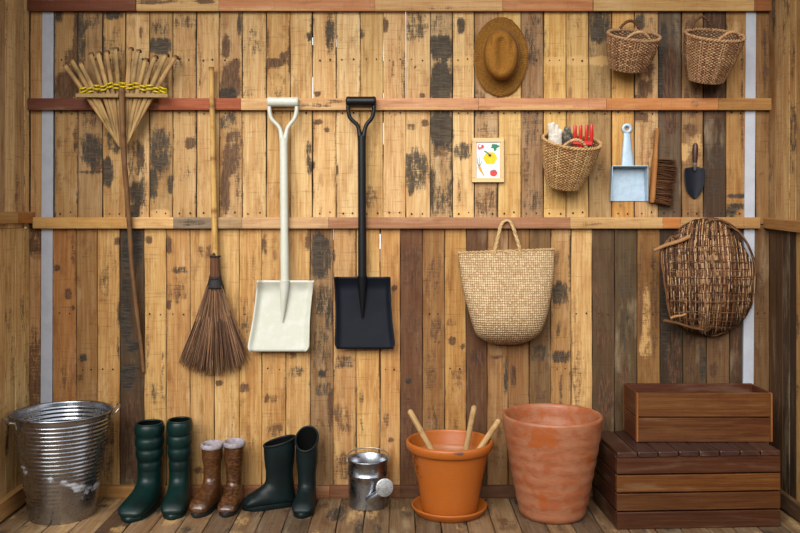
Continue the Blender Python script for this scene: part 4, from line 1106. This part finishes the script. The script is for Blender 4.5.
for (a, c_, r0, r1, col) in ((W(654, 250.5, .17), W(690, 236.5, .187), .0065, .0085, (168, 124, 82)), (W(664, 320.5, .15), W(703, 330, .10), .007, .005, (122, 84, 52)), (W(674, 238, .155), W(712, 219.5, .085), .007, .006, (122, 86, 56)), (W(671, 318, .155), W(686, 314, .17), .0055, .0045, (178, 132, 86))):
    MB().tube([a, a.lerp(c_, .3) + Vector((0, -.003, .003)), a.lerp(c_, .7) + Vector((0, 0, -.002)), c_], [r0, (r0 + r1) / 2, r1, r1], 8, tint=lin(col)).build('branch', M_fibre, t)

# ------------------------------------------------------------------ things on the floor
def FL(px, d):          # floor point in front of the wall
    return Vector(((px - 400) / F * d, d - DW, 0))
# --- galvanised bucket
d = 3.375
c = FL(62.5, d); rt = 46.8 / F * d; rbm = 31.3 / F * d; HB = ZC - (411 - HY) / F * d
t = thing('bucket', 'large ribbed galvanised metal bucket in the left corner', 'bucket', c)
prof = [(.001, .012), (rbm * .97, .012), (rbm * .985, 0), (rbm, .001)]
N = 220
for k in range(N + 1):
    s = k / N
    r = rbm + (rt - rbm) * s
    if .12 < s < .965: r += .0013 * math.sin(s * 2 * PI * 25) * smooth(.12, .2, s) * (0.3 + .7 * smooth(.3, .55, s))
    prof.append((r, .004 + (HB - .008) * s))
prof += [(rt + .004, HB - .006), (rt + .0065, HB - .002), (rt + .004, HB + .002), (rt - .001, HB)]
inn = []
for k in range(N, 0, -1):
    s = k / N
    r = rbm + (rt - rbm) * s - .002
    if .12 < s < .965: r += .0013 * math.sin(s * 2 * PI * 25) * smooth(.12, .2, s)
    inn.append((r, .004 + (HB - .008) * s))
inn += [(.001, .016)]
def bst(p):
    x_, y_ = pj(p); z_ = (p.z) / HB
    v = .42 * math.exp(-((z_ - .42 + .0030 * (x_ - 55)) / .07) ** 2) + .22 * math.exp(-((z_ - .25) / .14) ** 2)
    return (0, 0, v if p.y < c.y + .05 else 0)
MB().lathe(prof + inn, c, 96, stain=bst).build('body', M_galv, t)
def ear(cx_ang, drop):
    b = MB(); a = Vector((math.cos(cx_ang), math.sin(cx_ang), 0)); s_ = Vector((-a.y, a.x, 0)); p = c + a * (rt + .004) + Vector((0, 0, HB - .016))
    P = crom([tuple(p - s_ * .045 + a * .0), tuple(p - s_ * .046 + a * .010 + Vector((0, 0, .006))), tuple(p - s_ * .040 + a * .022 + Vector((0, 0, drop))), tuple(p + a * .026 + Vector((0, 0, drop + .004))), tuple(p + s_ * .040 + a * .022 + Vector((0, 0, drop))), tuple(p + s_ * .046 + a * .010 + Vector((0, 0, .006))), tuple(p + s_ * .045)], 40)
    b.tube(P, .0034, 8)
    for q in (-1, 1):
        b.bar(p + s_ * .045 * q + Vector((0, 0, -.020)) - a * .002, p + s_ * .045 * q + Vector((0, 0, .010)) + a * .003, .016, .004, tuple(a), .001)
    b.build('handle', M_wire, t)
ear(math.radians(220), .008); ear(math.radians(22), .020)

# --- boots
def boot(label, loc, rz, H, reach, hw, hd, mat, kind, cuff=None, slant=0.0, quilt=0, group=None, fw=None, sole=True, htop=None, tint=(1, 1, 1)):
    t = thing('rubber_boot', label, 'boot', loc, rz, group, local=True)
    fw = fw or hw * .96
    heel = -hd * 1.02
    ank = .105 if reach > .15 else .088
    sc = ank / .105
    # front curve F, back curve B and half width, from the top rim to the toe
    T = [((hd, H - slant / 2), (-hd, H + slant / 2), hw),
         ((hd * .98, H * .80), (-hd * .98, H * .82), hw * .98),
         ((hd * .93, H * .40 + ank * .78), (-hd * .92, H * .41 + ank * .78), hw * .91),
         ((hd * .86, ank * 1.55), (-hd * .86, ank * 1.55), hw * .82),
         ((hd * .92, ank * 1.15), (-hd * .93, ank * .95), hw * .80),
         ((hd * 1.2, ank * .95), (heel, ank * .38), hw * .84),
         ((hd * 1.2 + (reach - hd * 1.2) * .22, ank * .83), (heel * .98, .014), hw * .88),
         ((hd * 1.2 + (reach - hd * 1.2) * .45, ank * .72), (.0 + reach * .05, .012), hw * .93),
         ((hd * 1.2 + (reach - hd * 1.2) * .68, ank * .62), (reach * .42, .012), fw),
         ((reach * .90, ank * .52), (reach * .70, .012), fw * .97),
         ((reach * .985, ank * .36), (reach * .90, .014), fw * .74),
         ((reach, ank * .22), (reach * .985, .02), fw * .30)]
    rows = [(a[0], a[1], b_[0], b_[1], w) for (a, b_, w) in T]
    RN = 110; rows = crom(rows, RN)
    rings = []; NR = 36
    for i, (fx, fz, bx, bz, w) in enumerate(rows):
        cx, cz = (fx + bx) / 2, (fz + bz) / 2; hx, hz = (fx - bx) / 2, (fz - bz) / 2
        k_ = 1.0
        if quilt and cz > ank * 1.35:
            ph = (cz - ank * 1.3) / ((H - ank * 1.3) / quilt)
            k_ = .88 + .15 * abs(math.sin(PI * ph)) ** .55
        if htop and cz > H - htop: k_ *= 1.03
        foot = smooth(ank * 1.1, ank * .5, cz); ex = 1 - .22 * foot
        rg = []
        for k in range(NR):
            a = 2 * PI * k / NR; ca, sa = math.cos(a), math.sin(a)
            if foot > 0: ca2 = math.copysign(abs(ca) ** ex, ca); sa2 = math.copysign(abs(sa) ** ex, sa)
            else: ca2, sa2 = ca, sa
            rg.append(Vector((cx + hx * ca2 * k_, w * sa2 * k_, max(.004, cz + hz * ca2 * (k_ if foot < .5 else 1)))))
        rings.append(rg)
    b = MB(); b.loft(rings, cap1=True, tint=tint)
    # rim bead
    r0 = rings[0]
    if not cuff: b.tube([p + Vector((0, 0, -.001)) for p in r0], .0042, 8, closed=True, tint=tint)
    up = b.build('upper', mat, t)
    # inside
    b = MB(); ins = []
    for j in range(9):
        i = int(j * 4.6); rg = rings[i]; cen = sum(rg, Vector()) / NR
        ins.append([cen + (p - cen) * .93 for p in rg][::-1])
    b.loft(ins, cap1=True)
    lp = b.build('lining', M_lin, t)
    if cuff:
        b = MB(); rr = []
        for (dz, s) in ((-.013, 1.01), (-.012, 1.05), (-.004, 1.08), (.003, 1.07), (.007, 1.0), (.005, .92), (-.010, .9), (-.03, .9)):
            cen = sum(r0, Vector()) / NR
            rr.append([cen + Vector(((p.x - cen.x) * s, (p.y - cen.y) * s, p.z - cen.z + dz)) for p in r0])
        b.loft(rr); b.build('cuff', cuff, t)
    # sole with a heel block
    b = MB(); o_ = []
    L0, L1 = heel * 1.04, reach * 1.03
    for k in range(48):
        a = 2 * PI * k / 48; ca, sa = math.cos(a), math.sin(a)
        x_ = (L0 + L1) / 2 + (L1 - L0) / 2 * math.copysign(abs(ca) ** .8, ca)
        s = (x_ - L0) / (L1 - L0)
        ww = interp([(0, .72 * hw), (.12, .88 * hw), (.4, .84 * hw), (.7, fw * 1.0), (.88, fw * .95), (1, fw * .62)], s)[0]
        o_.append((x_, ww * math.copysign(abs(sa) ** .8, sa)))
    lv = [(.0, .97), (.004, 1.0), (.016, 1.0), (.021, .97)]
    rr = [[Vector((x_ * s if 0 else (L0 + L1) / 2 + (x_ - (L0 + L1) / 2) * s, y_ * s, z_)) for (x_, y_) in o_] for (z_, s) in lv]
    b.loft(rr, cap0=True, cap1=True); b.build('sole', kind, t)
    return t
GB = 'dark green quilted boots'
boot('dark green quilted rubber boot nearest the metal bucket', FL(149.6, 3.482) , math.radians(-97), .333, .205, .058, .060, M_green, M_green, quilt=4, group=GB)
boot('dark green quilted rubber boot nearest the brown boots', FL(179.6, 3.482), math.radians(-86), .345, .175, .051, .056, M_green, M_green, quilt=4, group=GB)
GB = 'brown boots with pale cuffs'
boot('glossy brown patterned short boot with pale cuff, next to the green quilted boots', FL(212.3, 3.486), math.radians(-101), .245, .160, .0415, .047, M_brown, M_sole, cuff=M_cuff, group=GB, tint=(1.05, 1, .9))
boot('darker brown patterned short boot with pale cuff, next to the blackish boots', FL(234.4, 3.486), math.radians(-93), .253, .150, .0405, .047, M_brown, M_sole, cuff=M_cuff, group=GB, tint=(.66, .55, .6))
GB = 'blackish green short boots'
boot('plain blackish green boot turned sideways with toe pointing left', FL(279.5, 3.474), math.radians(-160), .262, .146, .046, .064, M_dkrub, M_dkrub, slant=.030, group=GB)
boot('plain blackish green boot facing forward, next to the watering can', FL(306.8, 3.462), math.radians(-93), .275, .138, .0445, .050, M_dkrub, M_dkrub, slant=.075, group=GB)

# --- watering can
d = 3.482
c = FL(367.8, d); r = 20.0 / F * d; HC = ZC - (458.3 - HY) / F * d
t = thing('watering_can', 'small galvanised watering can with a round sprinkler rose', 'watering can', c)
prof = [(.001, .006), (r * .93, .006), (r * .94, 0), (r * .955, .002), (r * .95, .008), (r * .97, HC * .55), (r * .985, HC * .68), (r * 1.02, HC * .69), (r * 1.025, HC * .70), (r * .99, HC * .715), (r, HC - .006), (r * 1.03, HC - .004), (r * 1.04, HC), (r * 1.02, HC + .003), (r * .985, HC), (r * .96, HC * .7), (r * .93, .012), (.001, .012)]
MB().lathe(prof, c, 64).build('body', M_galv, t)
b = MB(); P = []
for k in range(41):
    a = math.radians(-8 + 196 * k / 40); up = math.sin(PI * k / 40) ** .5
    P.append(c + Vector((r * 1.03 * math.cos(a), r * .80 * math.sin(a), HC - .01 + .036 * up)))
b.tube(P, .0028, 8); b.build('handle', M_wire, t)
rc = W(384.6, 487.6, DW - (d - r - .042))
root = c + Vector((r * .10, -r * .90, HC * .24))
nrm = Vector((.26, -.93, .10)).normalized()
b = MB(); b.tube([root, root.lerp(rc, .6) + Vector((0, -.004, -.004)), rc - nrm * .03], [.019, .014, .011], 16); sp = b.build('spout', M_galv, t)
b = MB(); R3 = nrm.to_track_quat('Z', 'Y').to_matrix(); rr_ = 9.0 / F * (d - r - .04)
b.lathe([(.010, -.034), (.012, -.028), (rr_ * .92, -.006), (rr_, -.003), (rr_ * 1.02, .001), (rr_ * .97, .003), (rr_ * .9, .0035), (rr_ * .5, .0065), (.001, .008)], rc, 36, M=R3)
for ring_, cnt in ((.25, 6), (.5, 12), (.75, 18)):
    for k in range(cnt):
        a = 2 * PI * k / cnt; zz = .0082 - .0045 * ring_ ** 1.2
        q = rc + R3 @ Vector((rr_ * ring_ * math.cos(a), rr_ * ring_ * math.sin(a), zz))
        u_, v_ = R3 @ Vector((1, 0, 0)), R3 @ Vector((0, 1, 0))
        b.add([q + (u_ * math.cos(j * PI / 3) + v_ * math.sin(j * PI / 3)) * .0013 for j in range(6)], [tuple(range(6))], 1)
b.build('rose', [M_rose, M_dark], sp)

# --- saucer, glazed pot, three sticks
d = 3.405; off = DW - d
c = FL(449.3, d)
rs = 37.6 / F * d
prof = [(.001, .008), (rs * .80, .008), (rs * .90, .016), (rs * .955, .030), (rs * .985, .033), (rs, .030), (rs * .985, .024), (rs * .90, .003), (rs * .86, 0), (.001, 0)]
ob = MB().lathe(prof, c, 72).build('pot_saucer', M_pot, None, c)
tag(ob, 'round orange clay saucer under the orange flower pot', 'saucer')
c2 = Vector((((449.6) - 400) / F * d, d - DW, .0098))
zr = ZC - (439.5 - HY) / F * d
rt = 43.6 / F * d; rb = 27.2 / F * d; Hh = zr - c2.z
prof = [(.001, 0), (rb * .97, 0), (rb, .004), (rb + (rt * .87 - rb) * .5, Hh * .43), (rt * .885, Hh - .045), (rt * .91, Hh - .040), (rt * .955, Hh - .036), (rt * .985, Hh - .026), (rt, Hh - .014), (rt * .99, Hh - .004), (rt * .955, Hh), (rt * .925, Hh - .004), (rt * .90, Hh - .02), (rt * .84, Hh - .055)]
for k in range(12):
    s = k / 11; prof.append(((rt * .84 * (1 - s) + rb * .9 * s) + .0015 * math.sin(k * 2.5), (Hh - .055) * (1 - s) + .015 * s))
prof.append((.001, .015))
def pst(p):
    x_, y_ = pj(p)
    v = .85 * math.exp(-((x_ - 459) / 7) ** 2 - ((y_ - 454) / 2.6) ** 2) if p.y < c2.y else 0
    w_ = .55 * smooth(430, 414, x_) if (p.y < c2.y and p.z < zr - .04) else 0  # darker tone towards the left of the body
    return (v, w_, 0)
op_ = prof[:3] + crom(prof[2:14], 60)[1:]
ob = MB().lathe(op_, c2, 80, stain=pst).lathe([op_[-1]] + prof[14:], c2, 80, stain=(0, 0, .62)).build('flower_pot', M_pot, None, c2)
tag(ob, 'orange flower pot with a thick rolled rim standing in a saucer', 'pot')
zb = c2.z + .016
for (lab, tx, ty, ex, ey, dd) in (('pale wooden stick leaning left in the orange flower pot', 409.2, 410, 428.7, 445, 3.36), ('pale wooden stick standing nearly upright in the orange flower pot', 474.4, 405.5, 466.3, 447.6, 3.46), ('short pale wooden stick leaning right in the orange flower pot', 499.6, 419.5, 482.2, 445, 3.40)):
    a = W(tx, ty, DW - dd); e = W(ex, ey, DW - dd)
    s = (zb + .004 - a.z) / (e.z - a.z); bt = a + (e - a) * s
    bt.x = min(max(bt.x, c2.x - rb * .6), c2.x + rb * .6)
    ax = (a - bt).normalized()
    ct = jit(lin((206, 170, 118)), .06)
    b = MB(); b.tube([bt, bt + ax * .004, bt.lerp(a, .3), bt.lerp(a, .6), bt.lerp(a, .93), a - ax * .006, a], [.009, .0108, .011, .0112, .0118, .011, .006], 14, tint=ct)
    tag(b.build('wooden_stick', M_fibre, None, bt), lab, 'stick', 'sticks in the flower pot')

# --- large terracotta pot
d = 3.377; c = FL(552.2, d); rt = 49.4 / F * d; rb = 32.0 / F * d; zr = ZC - (413.5 - HY) / F * d
prof = [(.001, 0), (rb * .93, 0), (rb * .99, .006)]
for k in range(26):
    s = (k + 1) / 27; rr = rb + (rt - rb) * (s ** .86) + .0012 * math.sin(s * 46); prof.append((rr, .006 + (zr - .04) * s))
prof += [(rt * .995, zr - .022), (rt * 1.005, zr - .012), (rt, zr - .003), (rt * .975, zr), (rt * .94, zr - .003), (rt * .92, zr - .015), (rt * .905, zr - .04)]
for k in range(20):
    s = k / 19; prof.append((rt * .90 * (1 - s) + rb * .88 * s + .0018 * math.sin(k * 2.2), (zr - .05) * (1 - s) + .02 * s))
prof.append((.001, .02))
cb_ = c.copy()
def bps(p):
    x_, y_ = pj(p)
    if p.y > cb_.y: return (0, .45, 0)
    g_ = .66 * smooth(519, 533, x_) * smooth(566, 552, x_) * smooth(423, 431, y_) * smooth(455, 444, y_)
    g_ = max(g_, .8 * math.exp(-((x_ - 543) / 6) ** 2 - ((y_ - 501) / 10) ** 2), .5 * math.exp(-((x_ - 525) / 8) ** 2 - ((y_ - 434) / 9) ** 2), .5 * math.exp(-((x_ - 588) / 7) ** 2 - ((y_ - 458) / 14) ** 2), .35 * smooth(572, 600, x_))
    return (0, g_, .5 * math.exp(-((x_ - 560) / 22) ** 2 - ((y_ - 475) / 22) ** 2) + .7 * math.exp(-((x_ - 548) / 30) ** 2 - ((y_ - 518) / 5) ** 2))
ob = MB().lathe(prof, c, 96, stain=bps).build('flower_pot', M_bigpot, None, c)
tag(ob, 'big chalky terracotta pot beside the wooden crates', 'pot')

# --- crates
CR = [(128, 66, 32), (150, 86, 38), (136, 74, 34), (118, 62, 32)]
fl, fr = FL(617, 3.206), FL(780.6, 3.237)
ux = (fr - fl); wd_ = ux.length; ux.normalize(); uy = Vector((-ux.y, ux.x, 0)); DP = .322; HT = .291
t = thing('wooden_crate', 'large dark stained slatted crate standing on the floor by the right wall', 'crate', fl, group=None)
def bp(x_, y_, z_): return fl + ux * x_ + uy * y_ + Vector((0, 0, z_))
b = MB(); sh = (HT - .022 - 3 * .006) / 4
for k in range(4):
    z_ = .001 + sh / 2 + k * (sh + .006); cc = [(80, 46, 24), (96, 60, 27), (114, 72, 28), (84, 47, 25)][k]
    MB().bar(bp(.0, .009, z_), bp(wd_, .009, z_), .018, sh, ch=.0018, tint=jit(lin(cc), .05), nseg=6).build('front_slat', M_crate, t)
for (xx, nm) in ((.009, 'side_slat'), (wd_ - .009, 'side_slat')):
    for k in range(4):
        z_ = .001 + sh / 2 + k * (sh + .006)
        MB().bar(bp(xx, .0185, z_), bp(xx, DP - .0185, z_), .018, sh, ch=.0018, tint=jit(lin((70, 39, 24)), .06)).build(nm, M_crate, t)
for k in range(4):
    z_ = .001 + sh / 2 + k * (sh + .006)
    MB().bar(bp(0, DP - .009, z_), bp(wd_, DP - .009, z_), .018, sh, ch=.0018, tint=jit(lin((70, 39, 24)), .06)).build('back_slat', M_crate, t)
NL = 8; pw = wd_ / NL
for k in range(NL):
    x_ = pw * (k + .5); z_ = HT - .0105 - U(0, .0015)
    MB().bar(bp(x_, -.004, z_), bp(x_, DP, z_), pw - .004, .0195, ch=.0025, tint=jit(lin(random.choice([(74, 50, 44), (66, 44, 38), (82, 56, 46), (70, 45, 37)])), .08)).build('lid_slat', M_crate, t)
for x_ in (.03, wd_ - .03):
    for y_ in (.03, DP - .03):
        MB().bar(bp(x_, y_, .002), bp(x_, y_, HT - .024), .022, .022, tuple(ux), ch=.001, tint=lin((84, 46, 26))).build('corner_post', M_crate, t)

zt = HT + .0005; d0, d1 = 3.345, 3.548
xl, xr_ = (636.5 - 400) / F * d0, (772.8 - 400) / F * d0
Hs = .19; y0, y1 = d0 - DW, d1 - DW
t = thing('wooden_crate', 'smaller open topped wooden crate stacked on the large crate', 'crate', (xl, y0, zt))
hs2 = (Hs - .006) / 2
for k in range(2):
    z_ = zt + hs2 / 2 + k * (hs2 + .006)
    MB().bar((xl + .0085, y0 + .008, z_), (xr_ - .0085, y0 + .008, z_), .015, hs2, ch=.0015, tint=jit(lin([(102, 64, 29), (112, 72, 31)][k]), .05), nseg=6).build('front_slat', M_crate, t)
    MB().bar((xl + .0085, y1 - .008, z_), (xr_ - .0085, y1 - .008, z_), .015, hs2, ch=.0015, tint=jit(lin((88, 48, 30)), .05)).build('back_slat', M_crate, t)
    for x_ in (xl + .004, xr_ - .004):
        MB().bar((x_, y0 + .018, z_), (x_, y1 - .018, z_), .008, hs2, ch=.0012, tint=jit(lin((104, 58, 32)), .05)).build('side_slat', M_crate, t)
for x_ in (xl + .004, xr_ - .004):
    for y_ in (y0 + .008, y1 - .008):
        MB().bar((x_, y_, zt), (x_, y_, zt + Hs), .008, .018, (0, 1, 0), ch=.001, tint=lin((150, 96, 52))).build('corner_strip', M_crate, t)
MB().bar(((xl + xr_) / 2, y0 + .016, zt + .006), ((xl + xr_) / 2, y1 - .016, zt + .006), xr_ - xl - .02, .011, ch=.001, tint=lin((70, 40, 26))).build('bottom_board', M_crate, t)

# things hung on the wall really touch it (or the middle rail)
bpy.context.view_layer.update()
for ob in [o for o in bpy.data.objects if o.parent is None and o.get('category') in ('hat', 'dustpan', 'brush', 'trowel', 'bag', 'picture') or o.name in ('twig_basket', 'twig_broom')]:
    my = max((ch.matrix_world @ v.co).y for ch in ob.children_recursive for v in ch.data.vertices)
    ob.location.y += -.00185 - my

# ------------------------------------------------------------------ tidy helper properties
for ob in bpy.data.objects:
    if 'o_' in ob: del ob['o_']

# ------------------------------------------------------------------ daylight
w = bpy.data.worlds.new('overcast'); scn.world = w; w.use_nodes = True
bg = w.node_tree.nodes['Background']; bg.inputs[0].default_value = (0.95, 0.97, 1.0, 1); bg.inputs[1].default_value = 0.75
sd = bpy.data.lights.new('hazy_sun', 'SUN'); sd.energy = 2.4; sd.angle = math.radians(50); sd.color = (1.0, .965, .91)
so = bpy.data.objects.new('hazy_sun', sd); COL.objects.link(so)
so.rotation_euler = Vector((.30, 1.0, -.62)).normalized().to_track_quat('-Z', 'Y').to_euler()

cam = bpy.data.cameras.new('camera'); co = bpy.data.objects.new('camera', cam); COL.objects.link(co)
co.location = (0, -DW, ZC); co.rotation_euler = (PI / 2, 0, 0)
cam.sensor_width = 36; cam.lens = 36 * F / 800; cam.shift_y = -(266.5 - HY) / 800; cam.clip_start = .05
scn.camera = co
scn.view_settings.view_transform = 'Standard'; scn.view_settings.look = 'None'; scn.view_settings.gamma = 1
scn.view_settings.use_curve_mapping = False
scn.view_settings.exposure = 1.10
